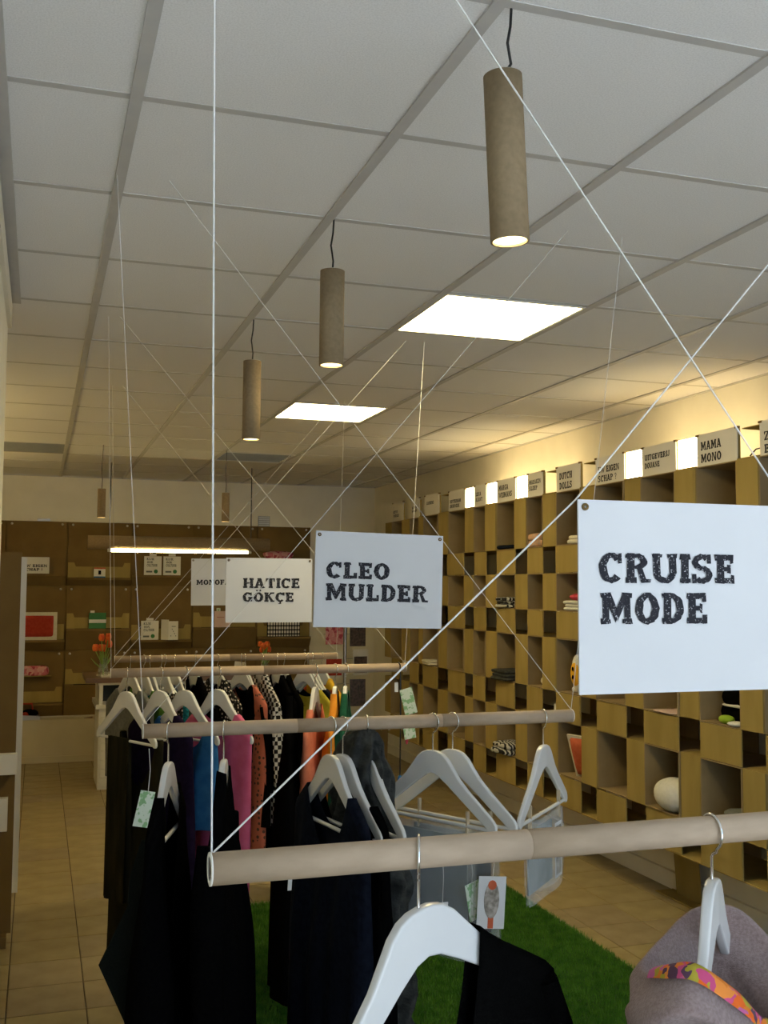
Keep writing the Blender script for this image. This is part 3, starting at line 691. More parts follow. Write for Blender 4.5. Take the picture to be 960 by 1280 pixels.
# mauve fleece: a heavy collar that folds over its rim
def fleece():
    ctl = [(.775,1.25,1.170),(.760,1.17,1.200),(.776,1.128,1.214),(.827,1.118,1.180),(.89,1.15,1.128),(.975,1.21,1.112),(1.045,1.31,1.138),(1.03,1.385,1.190),(.965,1.40,1.192),(.88,1.36,1.172),(.815,1.305,1.168)]
    n = 88; m = len(ctl); rim = []
    for k in range(n):
        t = k/n*m; i = int(t); f = t-i
        p = [Vector(ctl[(i+d) % m]) for d in (-1, 0, 1, 2)]
        rim.append(.5*((2*p[1])+(p[2]-p[0])*f+(2*p[0]-5*p[1]+4*p[2]-p[3])*f*f+(3*p[1]-p[0]-3*p[2]+p[3])*f**3))
    c0 = sum(rim, Vector())/n
    root = empty('fleece_jacket', (c0.x, c0.y, 1.1), 0, 'mauve fleece jacket with bright floral trim at bottom right', 'jacket')
    org = Vector((c0.x, c0.y, 1.1))
    prof = [(.25,-.20,0),(.40,-.16,.6),(.52,-.12,1),(.62,-.09,1.2),(.72,-.062,1.2),(.80,-.040,1.1),(.88,-.018,.6),(.95,-.004,.2),(1.0,.002,.2),(1.05,-.002,.2),(1.09,-.012,.4),(1.12,-.028,.8),(1.15,-.046,1.1),(1.17,-.064,1.2),(1.19,-.082,1.2),(1.21,-.10,1.2),(1.24,-.12,1.2),(1.27,-.145,1.1),(1.30,-.175,1),(1.33,-.21,1),(1.36,-.26,1),(1.42,-.36,1),(1.5,-.52,1)]
    def P(k, r, h, w_, off=0.):
        q = rim[int(k) % n].lerp(rim[(int(k)+1) % n], k-int(k)); d = q-c0; a = math.atan2(d.y, d.x)
        f = 1+w_*(1 if r < 1.08 else 2.0)*(.060*math.sin(95*h+2.2*math.sin(a+1)+1.5*math.sin(2*a))+.040*math.sin(5*a-30*h+1)+.030*math.sin(3*a+60*h))
        z = q.z+h+w_*.006*math.sin(7*a+25*h)
        if h < -.1: z = z+(1.16-q.z)*min(1, (-h-.1)*4)
        dd = Vector((d.x, d.y, 0))
        return Vector((c0.x, c0.y, z))+dd*r*f+dd.normalized()*off-org
    vs = [P(k, r, h, w_) for r, h, w_ in prof for k in range(n)]
    fs = [(i*n+k, i*n+(k+1) % n, (i+1)*n+(k+1) % n, (i+1)*n+k) for i in range(len(prof)-1) for k in range(n)]
    o = MB().add(vs, fs, True).build('fleece_body', MAUVE, root)
    sb = o.modifiers.new('sub', 'SUBSURF'); sb.levels = 1; sb.render_levels = 2
    tv = []; ks = [4+.5*q for q in range(76)]
    for k in ks:
        for r, h, off in ((.92,-.006,-.001),(.98,.006,.001),(1.04,.004,.003),(1.075,-.004,.004)): tv.append(P(k, r, h-(.008*math.sin(PI*(k-4)/38) if r > 1.06 else 0), .2, off))
    tf = [(i*4+c, i*4+c+1, i*4+c+5, i*4+c+4) for i in range(len(ks)-1) for c in range(3)]
    MB().add(tv, tf, True).build('floral_trim', FLORAL, root)
    return root
fleece()

# ---- rail 2
g2 = 'hangers on the second rail'
H2 = [(.327,72,'edge-on white hanger at the left end of the second rail'),(.469,75,'second white hanger from the left on the second rail, edge-on'),(.758,-80,'white hanger with a dark navy top on the second rail'),(.791,-78,'white hanger with a black top right of the navy one on the second rail'),
      (.857,-80,'white hanger poking out of the ruffled charcoal cardigan'),(1.05,-60,'white clip hanger on the second rail, front one of the crossed pair'),(1.109,-60,'white clip hanger on the second rail, rear one of the crossed pair'),(1.389,45,'white clip hanger at the right end of the second rail')]
LEAN2 = [-.35,-.28,.30,.25,-.12,.42,.45,.0]
for (x, a, l), q in zip(H2, LEAN2): hanger(x, Y2, Z2, D(a), .080, R2, l, g2, lean=q)
za = Z2-.080
garment('dress', BLACK, .327, Y2, za, D(72), 1.18, 'long black dress at the left end of the second rail', 'dress', hem=.27, nw=.10, nf=.30, nb=.16, thick=.06, ph=.3, fold=.022)
tri = [(.27,1.02),(.243,.927),(.239,.857),(.171,.716),(.236,.572),(.27,.44),(.33,.44),(.33,1.02)]
sv = MB(); n_ = len(tri)
sv.prism([(x-.30, z) for x, z in tri][::-1], 'y', -.004, .004)
tag(sv.build('felt_shawl', GREYD, None, (.30, 2.82, 0)), 'dark grey felt shawl with a pointed corner at far left', 'shawl')
garment('dress', BLACK, .469, Y2, za, D(75), 1.12, 'long black dress second from the left on the second rail', 'dress', hem=.30, nw=.055, nf=.06, nb=.02, thick=.07, ph=1.3, sleeve=.6, fold=.02)
garment('top', NAVY, .758, Y2, za, D(-80), .98, 'navy black top hung in the middle of the second rail', 'top', hem=.25, nw=.125, nf=.16, nb=.10, thick=.045, ph=2.0)
garment('dress', BLACK, .800, Y2, za, D(-78), 1.02, 'black dress right of the navy top on the second rail', 'dress', hem=.26, nw=.15, nf=.20, nb=.14, thick=.05, ph=2.7)
def ruffled(x, y):
    key = [(1.292,.010,.016,.0),(1.284,.032,.046,.0),(1.262,.048,.075,.001),(1.22,.056,.095,.003),(1.17,.061,.11,.006),(1.10,.067,.125,.012),(1.0,.078,.14,.02),(.85,.09,.15,.03),(.6,.10,.16,.035),(.42,.104,.16,.035)]
    n, m = 132, 84; vs = []
    for r in range(m+1):
        t = r/m*(len(key)-1); t = (len(key)-1)*(r/m)**1.0
        i = min(int(t), len(key)-2); f = t-i; a_, b_ = key[i], key[i+1]
        z, rx, ry, ox = [p+(q-p)*f for p, q in zip(a_, b_)]
        h = 1.3-z
        am = min(1, h*14)
        for k in range(n):
            p = 2*PI*k/n
            w_ = 1+am*(.12*math.sin(9*p+24*h+2.2*math.sin(14*h+p))+.08*math.sin(5*p-46*h+1.5*math.sin(3*p))+.05*math.sin(17*p+30*h))
            zz = z+am*(.010*math.sin(4*p+30*h)+.006*math.sin(11*p))
            vs.append((ox+rx*w_*math.cos(p), .045*am+ry*w_*math.sin(p), zz))
    fs = [(i*n+k, (i+1)*n+k, (i+1)*n+(k+1) % n, i*n+(k+1) % n) for i in range(m) for k in range(n)]
    o = MB().add(vs, fs, True).build('cardigan', CHAR, None, (x, y, 0), D(10))
    return tag(o, 'charcoal ruffled jersey cardigan in the middle of the second rail', 'cardigan')
ruffled(.857, Y2)
# clip hangers with plastic sleeves
peg = MB().prism([(-.0035,-.035),(.0,-.04),(.0035,-.035),(.0022,.0),(.0035,.04),(-.0035,.04),(-.0022,.0)], 'y', -.005, .005).mesh('peg', WOODPEG)
def clip_bag(x, a, l, inner, w0, w1, length, label, gap=.03, photo=False):
    t = empty('garment_bag', (x, Y2, za-.190), D(a), label, 'garment bag', 'clear bags clipped to hangers')
    n = 10
    for side in (-1, 1):
        vs = []; 
        for j in range(9):
            for i in range(n+1):
                s = i/n; q = j/8
                vs.append((w0+(w1-w0)*s, side*(.004+.012*math.sin(PI*s)*q)+.004*math.sin(9*s+4*q), -.012-length*q))
        fs = [(j*(n+1)+i, j*(n+1)+i+1, (j+1)*(n+1)+i+1, (j+1)*(n+1)+i) for j in range(8) for i in range(n)]
        MB().add(vs, fs, True).build('plastic_sheet', PLASTIC, t)
    if inner: MB().box(w0+.012, w1-gap, -.0025, .0025, -length*.93, -.03).build('contents', inner, t)
    if photo:
        MB().box(w1-.075, w1-.012, -.004, -.003, -length*.97, -.05).build('photo_card', PAPER, t)
        for q in range(2): MB().box(w1-.068, w1-.020, -.0048, -.0042, -.06-q*.075-.065, -.06-q*.075).build('photo', PHOTO, t)
    for xx in (w0+.03, w1-.03): link('peg', peg, t, (xx, 0, .0))
    return t
clip_bag(1.05, -60, None, BAGGREY, -.17, .15, .34, 'clear plastic bag with grey textile on the front crossed clip hanger')
clip_bag(1.109, -60, None, NAVY, -.15, .16, .30, 'clear plastic bag with a dark garment on the rear crossed clip hanger')
clip_bag(1.389, 45, None, BAGGREY, -.15, .17, .215, 'clear plastic bag with photo cards at the right end of the second rail', gap=.10, photo=True)
# tags on strings
def tagcard(name, x, y, z, wd, hh, rz_, ry, m, label, string, cat='tag', photo=False):
    t = empty(name, (x, y, z), rz_, label, cat)
    c_ = MB().box(-wd/2, wd/2, -.0005, .0005, -hh, 0).build('card', m, t); c_.rotation_euler.y = ry
    MB().tube([(0,0,-.004),(.004,0,string*.5),(0,0,string)], .0009, 6).build('string', NYLON, t)
    if photo:
        MB().ellipsoid((0,-.0012,-.45*hh), (wd*.28,.0006,hh*.36), 20, 8).build('photo', PHOTO, c_)
        MB().ellipsoid((0,-.0014,-.17*hh), (wd*.16,.0006,hh*.1), 12, 6).build('photo_top', RUST, c_)
        MB().box(-wd*.1, wd*.1, -.0013, -.0006, -hh+.001, -.6*hh).build('photo_stem', RUST, c_)
    return t
tagcard('price_tag', .262, Y2-.16, 1.188, .036, .084, D(10), .22, GREENTAG, 'green and white paper tag hanging on the leftmost black dress', .10)
tagcard('photo_tag', 1.163, 2.60, .915, .075, .135, D(-8), .06, PAPER, 'white card tag with a picture of a brush-like bottle, below the front rail', .06, photo=True)
tagcard('price_tag', 1.115, 2.63, .895, .05, .10, D(20), -.2, GREENTAG, 'pale greenish tag behind the white picture tag', .05)
tagcard('price_tag', 1.02, 2.60, .86, .04, .07, D(20), .1, PAPER, 'small white tag on a looped string below the front rail', .13)
tagcard('price_tag', .600, Y2-.22, 1.02, .011, .075, D(20), .06, PAPER, 'narrow white slip hanging on the black dresses at left', .02)
# strap with labels at the right end of rail 3
t = empty('strap', (1.463, Y3, Z3), 0, 'black strap with green and white labels at the right end of the third rail', 'strap')
MB().tube([(0,-.022,.0),(0,-.02,.012),(0,0,.0215),(0,.02,.012),(0,.022,-.01)], .003, 8).build('loop', BLKC, t)
MB().tube([(0,-.022,0),(.002,-.022,-.2),(0,-.022,-.46)], .003, 8).build('strap_cord', BLKC, t)
l1 = MB().box(-.028,.028,-.026,-.025,-.20,-.09).build('label_card', GREENTAG, t); l1.rotation_euler.y = -.25
l2 = MB().box(-.026,.026,-.028,-.027,-.30,-.21).build('label_card', GREENTAG, t); l2.rotation_euler.y = -.15
MB().box(-.008,.008,-.03,-.029,-.10,-.06).build('price_slip', PAPER, t, (-.02,0,0))
MB().ellipsoid((.0,-.022,-.475), (.012,.006,.03), 10, 6).build('tassel', BLUE, t)
MB().ellipsoid((.03,-.022,-.30), (.007,.004,.022), 8, 6).build('red_tab', REDP, t)

# ---- rail 3
g3 = 'hangers on the third rail'
H3 = [(.339,-63,'bare white hanger at the left end of the third rail'),(.468,-63,'second white hanger from the left on the third rail'),(.565,-60,'white hanger with the blue top on the third rail'),(.696,-60,'white hanger with the pink dress on the third rail'),
      (1.097,66,'edge-on white hanger with the salmon dress on the third rail'),(1.183,70,'edge-on white hanger with the orange top on the third rail'),(1.228,70,'edge-on white hanger with the green top on the third rail')]
LEAN3 = [.0,.3,.35,.3,.25,.2,.3]
for (x, a, l), q in zip(H3, LEAN3): hanger(x, Y3, Z3, D(a), .072, R3, l, g3, lean=q)
zb_ = Z3-.072
def trousers(name, m, x, y, z, a, label, length, w0, w1):
    mb = MB(); n = 14; vs = []
    for j in range(15):
        for i in range(n+1):
            s = i/n; q = j/14
            for sd in (-1, 1): vs.append((w0+(w1-w0)*s, sd*(.007+.012*q)+.008*q*math.sin(11*s+2), -.182-length*q))
    m_ = 2*(n+1)
    fs = []
    for j in range(14):
        for i in range(n):
            for sd in (0, 1):
                f = (j*m_+2*i+sd, j*m_+2*i+2+sd, (j+1)*m_+2*i+2+sd, (j+1)*m_+2*i+sd); fs.append(f if sd else f[::-1])
    for i in range(n): fs.append((2*i, 2*i+2, 2*i+3, 2*i+1))
    for j in range(14):
        for i in (0, n): fs.append((j*m_+2*i, j*m_+2*i+1, (j+1)*m_+2*i+1, (j+1)*m_+2*i))
    mb.add(vs, fs, True)
    return tag(mb.build(name, m, None, (x, y, z), D(a)), label, 'trousers')
trousers('trousers', OLIVE, .339, Y3, zb_, -63, 'dark olive trousers over the bar at the left end of the third rail', .62, -.12, .03)
garment('dress', PURPLE, .468, Y3, zb_, D(-63), .96, 'dark purple dress on the third rail left of the blue top', 'dress', hem=.24, nw=.115, nf=.15, nb=.1, ph=.4)
garment('skirt', OLIVE, .40, Y3+.03, zb_-.05, D(-70), .98, 'dark brown skirt behind the bare hanger on the third rail', 'skirt', hem=.25, nw=.16, nf=.2, nb=.2, sw=.19, ph=1.4)
garment('top', BLUE, .565, Y3, zb_, D(-60), .52, 'bright blue top on the third rail', 'top', hem=.20, nw=.15, nf=.16, nb=.12, sw=.20, ph=1.0, thick=.04)
garment('dress', PINK, .696, Y3, zb_, D(-60), 1.08, 'long pink dress on the third rail', 'dress', hem=.20, nw=.12, nf=.10, nb=.05, sw=.212, ph=1.9, thick=.04)
garment('dress', SALMON, 1.097, Y3, zb_, D(66), .92, 'salmon dress on the third rail', 'dress', hem=.22, nw=.11, nf=.10, nb=.05, ph=2.2, thick=.045)
garment('top', ORANGE, 1.183, Y3, zb_, D(70), .62, 'orange top on the third rail', 'top', hem=.21, nw=.06, nf=.06, nb=.03, ph=.8, thick=.045)
garment('coat', BLACK, .99, Y3-.02, zb_, D(75), 1.16, 'long black coat hanging right of the gingham shirt', 'coat', hem=.26, nw=.06, nf=.2, nb=.05, ph=.15, thick=.05, fold=.02)
garment('cardigan', GREENC, 1.228, Y3, zb_, D(70), .66, 'bottle green cardigan at the right of the third rail', 'cardigan', hem=.22, nw=.055, nf=.12, nb=-.012, ph=1.5, thick=.05, sleeve=.5)

# ---- rail 4
g4 = 'hangers on the farthest rail'
zc_ = Z4-.078
R4L = [(.472,-62,'top',GREYC,.55,'grey-green top at the left end of the farthest rail',.10),(.543,-68,'top',GRASSG,.6,'moss green top second from the left on the farthest rail',.11),(.576,-70,'dress',BLACK,.9,'black dress third from the left on the farthest rail',.13),
 (.635,-55,'top',TEAL,.62,'turquoise patterned top on the farthest rail',.14),(.652,-72,'dress',LACE,.8,'black dress with white dots on the farthest rail',.12),(.707,-70,'top',GREYC,.6,'grey top sixth from the left on the farthest rail',.13),
 (.813,-72,'jacket',BLACK,.8,'black jacket seventh from the left on the farthest rail',.05),(.934,-64,'dress',LACE,.85,'black dress with white lace pattern on the farthest rail',.06),(1.066,-60,'jacket',BLACK,.8,'black leather jacket on the farthest rail left of the polka dots',.085),
 (1.083,-68,'dress',POLKA,1.0,'salmon dress with dark polka dots on the farthest rail',.09),(1.177,-75,'shirt',GING,.8,'black and white gingham shirt on the farthest rail',.03),(1.267,-75,'dress',BLACK,1.1,'long black dress right of the gingham shirt on the farthest rail',.05),
 (1.303,-75,'dress',BLACK2,1.0,'black knit dress near the right of the farthest rail',.05),(1.421,-62,'top',YELLOW,.5,'mustard yellow top on the farthest rail',.13),(1.44,-62,'dress',BLACK,.8,'black dress right of the mustard top on the farthest rail',.13),(1.463,-66,'jacket',NAVY,.7,'dark jacket second from the right on the farthest rail',.12),
 (1.518,-66,'blouse',FLORAL2,.6,'yellow and orange floral blouse at the right end of the farthest rail',.07)]
for i, (x, a, nm, m, ln, lab, nw) in enumerate(R4L):
    hanger(x, Y4, Z4, D(a), .078, R4, '%s white hanger from the left on the farthest rail' % ordn(i), g4, bar=False, lean=.3*math.sin(i*2.1))
    garment(nm, m, x, Y4, zc_, D(a), ln, lab, nm, hem=.21+.02*(i % 3), nw=nw, nf=.1, nb=.05, sw=.230, ph=.37*i, thick=.03, fold=.008, ns=24, nt=16, sleeve=.45 if nm in ('jacket','shirt') else 0, srad=.035)

# ------------------------------------------------------------------ grass rug
rug = MB().box(.62, 2.53, 2.5, 5.56, 0, .008).build('grass_rug', GRASSB)
tag(rug, 'bright green artificial grass rug under the clothes rails', 'rug')
gb = MB(); rg = random.Random(3)
V, Fc = [], []
for q in range(170000):
    x, y = rg.uniform(.62, 2.535), (rg.uniform(3.3, 5.565) if q % 20 else rg.uniform(2.5, 3.3))
    a = rg.uniform(0, 6.283); h = rg.uniform(.012, .030); l = rg.uniform(.002, .016); b = rg.uniform(0, 6.283); wv = rg.uniform(.0012, .0024)
    n_ = len(V); ca, sa = math.cos(a)*wv, math.sin(a)*wv
    V += [(x-ca, y-sa, .007), (x+ca, y+sa, .007), (x+l*math.cos(b), y+l*math.sin(b), .007+h)]; Fc.append((n_, n_+1, n_+2))
me = bpy.data.meshes.new('grass_blades'); me.from_pydata(V, [], Fc); me.materials.append(GRASS)
o = bpy.data.objects.new('grass_blades', me); C.objects.link(o); o.parent = rug; o['kind'] = 'stuff'

# ------------------------------------------------------------------ counter with drawers
ct = empty('counter', (.49, 9.04, 0), 0, 'white shop counter with narrow drawers and brown top at the back left', 'counter')
CW = 1.55
MB().box(.012, CW, .02, .62, .0, .66).build('counter_body', WHITEP, ct)
for i in range(8):
    z0 = .03+i*.072
    MB().box(.03, .52, -.002, .02, z0, z0+.066).build('drawer', WHITEP, ct); MB().box(.55, CW-.02, -.002, .02, z0, z0+.066).build('drawer', WHITEP, ct)
MB().box(-.015, CW+.01, -.012, .63, .66, .695).build('shelf_board', WHITEP, ct)
for x in (.01, .52, CW-.03): MB().box(x, x+.03, .0, .60, .695, .855).build('upright', WHITEP, ct)
MB().box(.04, CW-.03, .28, .30, .695, .855).build('back_pane', GLASSD, ct)
MB().box(0, CW, -.01, .62, .855, .875).build('upper_rail', WHITEP, ct)
MB().box(-.10, CW+.04, -.03, .64, .875, .915).build('counter_top', WOODTOP, ct)

# vases with tulips
def tulips(x, y, z, n_, s, label, vl):
    v = MB().lathe([(.0,.0),(.035*s,.0),(.042*s,.05*s),(.030*s,.11*s),(.038*s,.15*s)], 16).build('vase', GLASS, None, (x, y, z)); tag(v, vl, 'vase')
    t = empty('tulip_bouquet', (x, y, z), 0, label, 'flowers'); r = random.Random(n_)
    for i in range(n_):
        a = 2*PI*i/n_+r.uniform(-.3, .3); R = r.uniform(.02, .085)*s; h = r.uniform(.20, .30)*s
        tip = (R*math.cos(a), R*math.sin(a), h)
        MB().tube([(0,0,.012*s),(tip[0]*.3,tip[1]*.3,h*.55),tip], .004*s, 6).build('stem', LEAF, t)
        f = MB()
        for p in range(5):
            b = 2*PI*p/5
            f.ellipsoid((tip[0]+.012*s*math.cos(b), tip[1]+.012*s*math.sin(b), tip[2]+.02*s), (.013*s,.013*s,.03*s), 8, 6)
        f.build('flower', TULIP, t)
        MB().tube([(0,0,.05*s),(tip[0]*.9,tip[1]*.9,h*.5),(tip[0]*1.5,tip[1]*1.5,h*.72)], [.006*s,.014*s,.002*s], 8, True, .25).build('leaf', LEAF, t)
    return t
tulips(.535, 9.16, .915, 7, 1.05, 'red and orange tulips at the left end of the counter', 'small clear glass vase at the left end of the counter')
tulips(1.94, 9.30, .915, 9, .85, 'bright red flowers at the right end of the counter', 'small clear glass vase at the right end of the counter')
mg = MB().box(-.12,.12,-.09,.09,0,.012).build('magazine', PAPER2, None, (.62, 9.2, .915), .2); tag(mg, 'open magazine lying beside the vase on the counter', 'magazine')
mg = MB().box(-.11,.11,-.08,.08,0,.018).build('book', REDC, None, (1.35, 9.25, .915), -.15); tag(mg, 'red book lying on the counter', 'book')
mg = MB().prism([(-.06,0),(.06,0),(.05,.09),(-.05,.10)], 'y', -.003, .003).build('display_card', CREAMC, None, (1.72, 9.3, .915), .1); tag(mg, 'small cream card standing on the counter', 'card')

# ------------------------------------------------------------------ things on the display wall
yl = YB-.075
def standing(name, m, x0, x1, z0, z1, label, cat, y=yl, d=.004, group=None):
    o = MB().box(-(x1-x0)/2, (x1-x0)/2, 0, d, 0, z1-z0).build(name, m, None, ((x0+x1)/2, y, z0)); return tag(o, label, cat, group)
o = standing('wall_sign', PAPER2, -.165, .093, 1.791, 1.95, 'white sign with two lines of lettering on the display wall at left', 'sign')
lettering('lettering', INK2, o, [('UW EIGEN', -.115, .062, .225, .026), ('SCHAP !', -.115, .026, .18, .026)])
b3 = 1.669+.085
o = standing('picture_book', PAPER2, .512, .622, b3+.002, b3+.10, 'small white and red book on the upper left ledge', 'book', d=.02)
MB().box(-.055,.055,-.001,.021,.085,.099).build('red_edge', RUST, o); MB().box(-.012,.014,-.0015,0,.03,.07).build('emblem', BLACK, o); MB().box(-.055,.055,-.001,.0,.0,.012).build('blue_edge', BLUE, o)
z_ = 1.04+.215
o = standing('gift_box', GREENP, .478, .640, z_+.002, z_+.155, 'dark green box with a white band on the middle left ledge', 'box', d=.05)
MB().box(-.081,.081,-.001,.051,.055,.088).build('white_band', PAPER, o); MB().box(-.07,-.03,.0,.02,.153,.175).build('bow', PAPER2, o)
for x0, zz, l in ((.995,1.784,'left of two white leaflets on the upper ledge'),(1.184,1.784,'right of two white leaflets on the upper ledge'),(.978,1.14,'left of two white leaflets on the middle ledge')):
    o = standing('leaflet', PAPER2, x0, x0+.172, zz+.002, zz+.19, l, 'leaflet', group='leaflets on the display wall')
    MB().box(-.035,.035,.0,.003,.19,.215).build('hanging_tab', PAPER2, o)
    lettering('lettering', GREYC, o, [('KIJK',-.062,.148,.075,.024),('OOK',-.058,.117,.06,.022),('CULTUUR',-.06,.084,.105,.026)])
    MB().lathe([(0,-.0014),(.02,-.0014)], 14).xf(lambda x,y,z: (x,z,y)).build('green_dot', GREENP, o, (.03, 0, .036))
    MB().box(-.065,-.005,-.0014,-.0006,.025,.042).build('scribble', GREYC, o)
o = empty('leaflet', (1.26, yl, 1.142), 0, 'opened white leaflet with small marks on the middle ledge', 'leaflet', 'leaflets on the display wall')
MB().prism([(-.085,0),(-.02,-.07),(-.018,-.068),(-.083,.003)], 'z', 0, .20).build('cover', PAPER2, o)
MB().box(-.02,.075,-.070,-.066,0,.185).build('page', PAPER2, o); MB().box(.01,.05,-.073,-.071,.13,.137).build('print_line', GREYC, o)
for i in range(5): MB().box(.0+.012*i,.008+.012*i,-.0725,-.0705,.035+.022*((i*3) % 4),.045+.022*((i*3) % 4)).build('print_mark', GREYC, o)
# red cushion with white border
def cushion(name, m, mb_, x, y, z, sx, sz, rz_, label, tilt=0, d=.035, border=.035):
    t = empty(name, (x, y, z), rz_, label, 'cushion')
    t.rotation_euler.x = tilt
    f = MB(); n = 14
    def sheet(side, x0, x1, z0, z1, amp):
        vs = []
        for j in range(n+1):
            for i in range(n+1):
                a, b = i/n, j/n
                e = (max(0, 1-(2*a-1)**4)*max(0, 1-(2*b-1)**4))**.5
                vs.append((x0+(x1-x0)*a, side*(.004+amp*e), z0+(z1-z0)*b))
        fs = []
        for j in range(n):
            for i in range(n):
                q = (j*(n+1)+i, j*(n+1)+i+1, (j+1)*(n+1)+i+1, (j+1)*(n+1)+i); fs.append(q if side < 0 else q[::-1])
        return vs, fs
    for sd in (-1, 1): f.add(*sheet(sd, -sx/2+border, sx/2-border, border, sz-border, d), True)
    f.build('cushion_cover', m, t)
    MB().box(-sx/2, sx/2, -.006, .006, 0, sz).build('border', mb_, t)
    return t
cushion('cushion', REDC, CREAMC, .0, YB-.06, 1.15, .36, .27, 0, 'red cushion with white border on the display wall at left', .12, .02, .03)
o = MB().ellipsoid((0,0,.045), (.135,.03,.048), 20, 8, .5, lambda b, a: 1+.06*math.sin(7*b)).build('pink_pouch', PINKF, None, (-.02, yl+.005, .414+.396)); tag(o, 'pink floral pouch on the lower left ledge', 'pouch')
o.location.z = .414+.13
o.location.z = .81
o = MB().box(-.16,.14,-.09,.0,.0,.008).build('side_ledge', CARD, pb, (0, -.012, .802))
# clothes-iron-like object on the plinth
t = empty('flat_iron', (-.05, 10.64, .40), 0, 'metal appliance with red handle on the plinth at far left', 'appliance')
MB().prism([(-.10,0),(.10,0),(.09,.035),(-.10,.05)], 'y', -.05, .05).build('base', METAL, t)
MB().ellipsoid((-.0,0,.06), (.08,.04,.04), 14, 8).build('body', BLACK, t); MB().ellipsoid((-.04,-.035,.05), (.035,.012,.025), 10, 6).build('red_panel', REDC, t)
MB().tube([(-.09,0,.07),(-.09,0,.15),(.02,0,.15),(.03,0,.08)], .009, 8).build('handle', REDC, t)
o = MB().prism([(-.05,0),(.03,0),(.03,.012)], 'y', -.03, .03).build('door_wedge', WOODTOP, None, (.50, 10.63, .40)); tag(o, 'dark wedge lying on the plinth beside the counter', 'wedge')
o = standing('pink_card', PINKP, 1.706, 1.866, 1.04+.222, 1.04+.385, 'pale pink card on the ledge below the farthest sign', 'card')
MB().box(-.06,-.02,.0,.003,.163,.195).build('tag_tab', GREENTAG, o); MB().box(-.055,.02,-.001,0,.1,.104).build('print_line', REDC, o)
# basket of small checks
o = empty('wire_basket', (2.425, yl-.02, 1.163), 0, 'black and white woven grid panel on the right ledge', 'basket')
MB().box(-.17,.17,.006,.05,0,.175).build('basket_back', BLACK, o)
for i in range(12): MB().box(-.168+i*.0285,-.150+i*.0285,-.001,.006,.003,.172).build('slat', PAPER2, o)
for j in range(4): MB().box(-.17,.17,-.003,.004,.02+j*.042,.032+j*.042).build('band', BLACK, o)
o = MB().ellipsoid((0,0,.04), (.155,.035,.04), 24, 8, .6, lambda b, a: 1+.08*math.sin(9*b)+.05*math.sin(5*a)).build('pink_cloth', PINKF, None, (2.36, yl, 1.669+.292)); tag(o, 'folded pink flowered cloth on the upper right ledge', 'cloth')
# wall vent above
o = empty('wall_vent', (2.217, YB-.004, 2.356), 0, 'small grey ventilation grille high on the back wall', 'vent')
MB().box(-.062,.062,-.004,.0039,-.055,.055).build('vent_frame', VENTG, o)
for i in range(5): MB().box(-.055,.055,-.009,-.004,-.046+i*.02,-.038+i*.02).build('slat', METAL, o)
# tray-like thing above the panels
o = MB().box(-.06,.06,-.05,.0,0,.02).build('wall_bracket', METAL, None, (.03, YB, 2.305)); tag(o, 'small grey bracket above the display wall at left', 'bracket')

# postcard stand right of the display wall
t = empty('postcard_stand', (2.86, 9.9, 0), 0, 'grey metal postcard stand beside the box shelving at the back', 'stand')
MB().tube([(0,0,.02),(0,0,1.32)], .018, 12).build('pole', METAL, t); MB().lathe([(0,.0),(.18,.0),(.17,.02),(0,.025)], 24).build('base', METAL, t)
for z in (1.22, .98, .74): MB().tube([(-.22,-.02,z),(.20,-.02,z)], .005, 6).build('crossbar', METAL, t)
def poster(x0, x1, z0, z1, m, lab, m2=None, rz_=0):
    o = MB().box(-(x1-x0)/2,(x1-x0)/2,-.002,.002,0,z1-z0).build('postcard', m, None, ((x0+x1)/2, 9.87, z0), rz_); tag(o, lab, 'card', 'cards on the postcard stand')
    if m2: MB().box(-(x1-x0)/2+.012,(x1-x0)/2-.012,-.0045,-.002,.02,(z1-z0)*.72).build('print', m2, o)
    return o
poster(2.655, 2.83, 1.12, 1.31, PINKF, 'pink flowered card at the top left of the postcard stand')
poster(2.65, 2.83, .80, 1.05, PAPER2, 'white card with red panel on the postcard stand', REDC)
poster(2.90, 3.06, 1.10, 1.32, PHOTOD, 'dark card at the top right of the postcard stand')
poster(2.93, 3.09, .82, 1.07, PAPER2, 'pale card with a dark picture on the postcard stand', PHOTOD, .1)
poster(2.905, 3.06, .52, .78, PHOTOD, 'dark lower card on the postcard stand', None, -.1)

# ------------------------------------------------------------------ things in the shelving
def colY(ci): return (cols[ci][1]+cols[ci][2])/2
ZR = [1.945, 1.537, 1.039, .537]
def pile(name, m, ci, zr, sx, sy, h, layers, label, dx=.075, dy=.03, r=None):
    t = MB(); q0 = ci*1.7
    for i in range(layers):
        hz = h/layers
        t.ellipsoid((.006*math.sin(i*2+q0), .008*math.cos(i*3+q0), hz*(i+.5)), (sx*(1-.05*i), sy*(1-.06*i), hz*.62), 28, 8, .55, lambda b, a: 1+.05*math.sin(5*b+q0+i)+.04*math.sin(9*b+2*i))
    o = t.build(name, m, None, (XFR+dx, colY(ci)+dy, zr+.003)); return tag(o, label, 'cloth')
pile('folded_cloth', NAVY, 11, ZR[0], .09, .13, .025, 1, 'thin dark folded cloth on the top shelf row')
pile('folded_cloth', PEACH, 13, ZR[0], .08, .10, .085, 2, 'peach patterned cloth bundle on the top shelf row')
pile('folded_cloth', CREAMC, 15, ZR[0], .07, .08, .05, 2, 'cream lace cloth beside the largest sign on the top shelf row', .06, -.06)
pile('folded_cloth', ZEBRA, 11, ZR[1], .10, .14, .07, 3, 'black and white knitted pile on the second shelf row')
pile('folded_cloth', WHITEC, 15, ZR[1], .09, .13, .06, 3, 'white chunky knit pile on the second shelf row', .09, -.02)
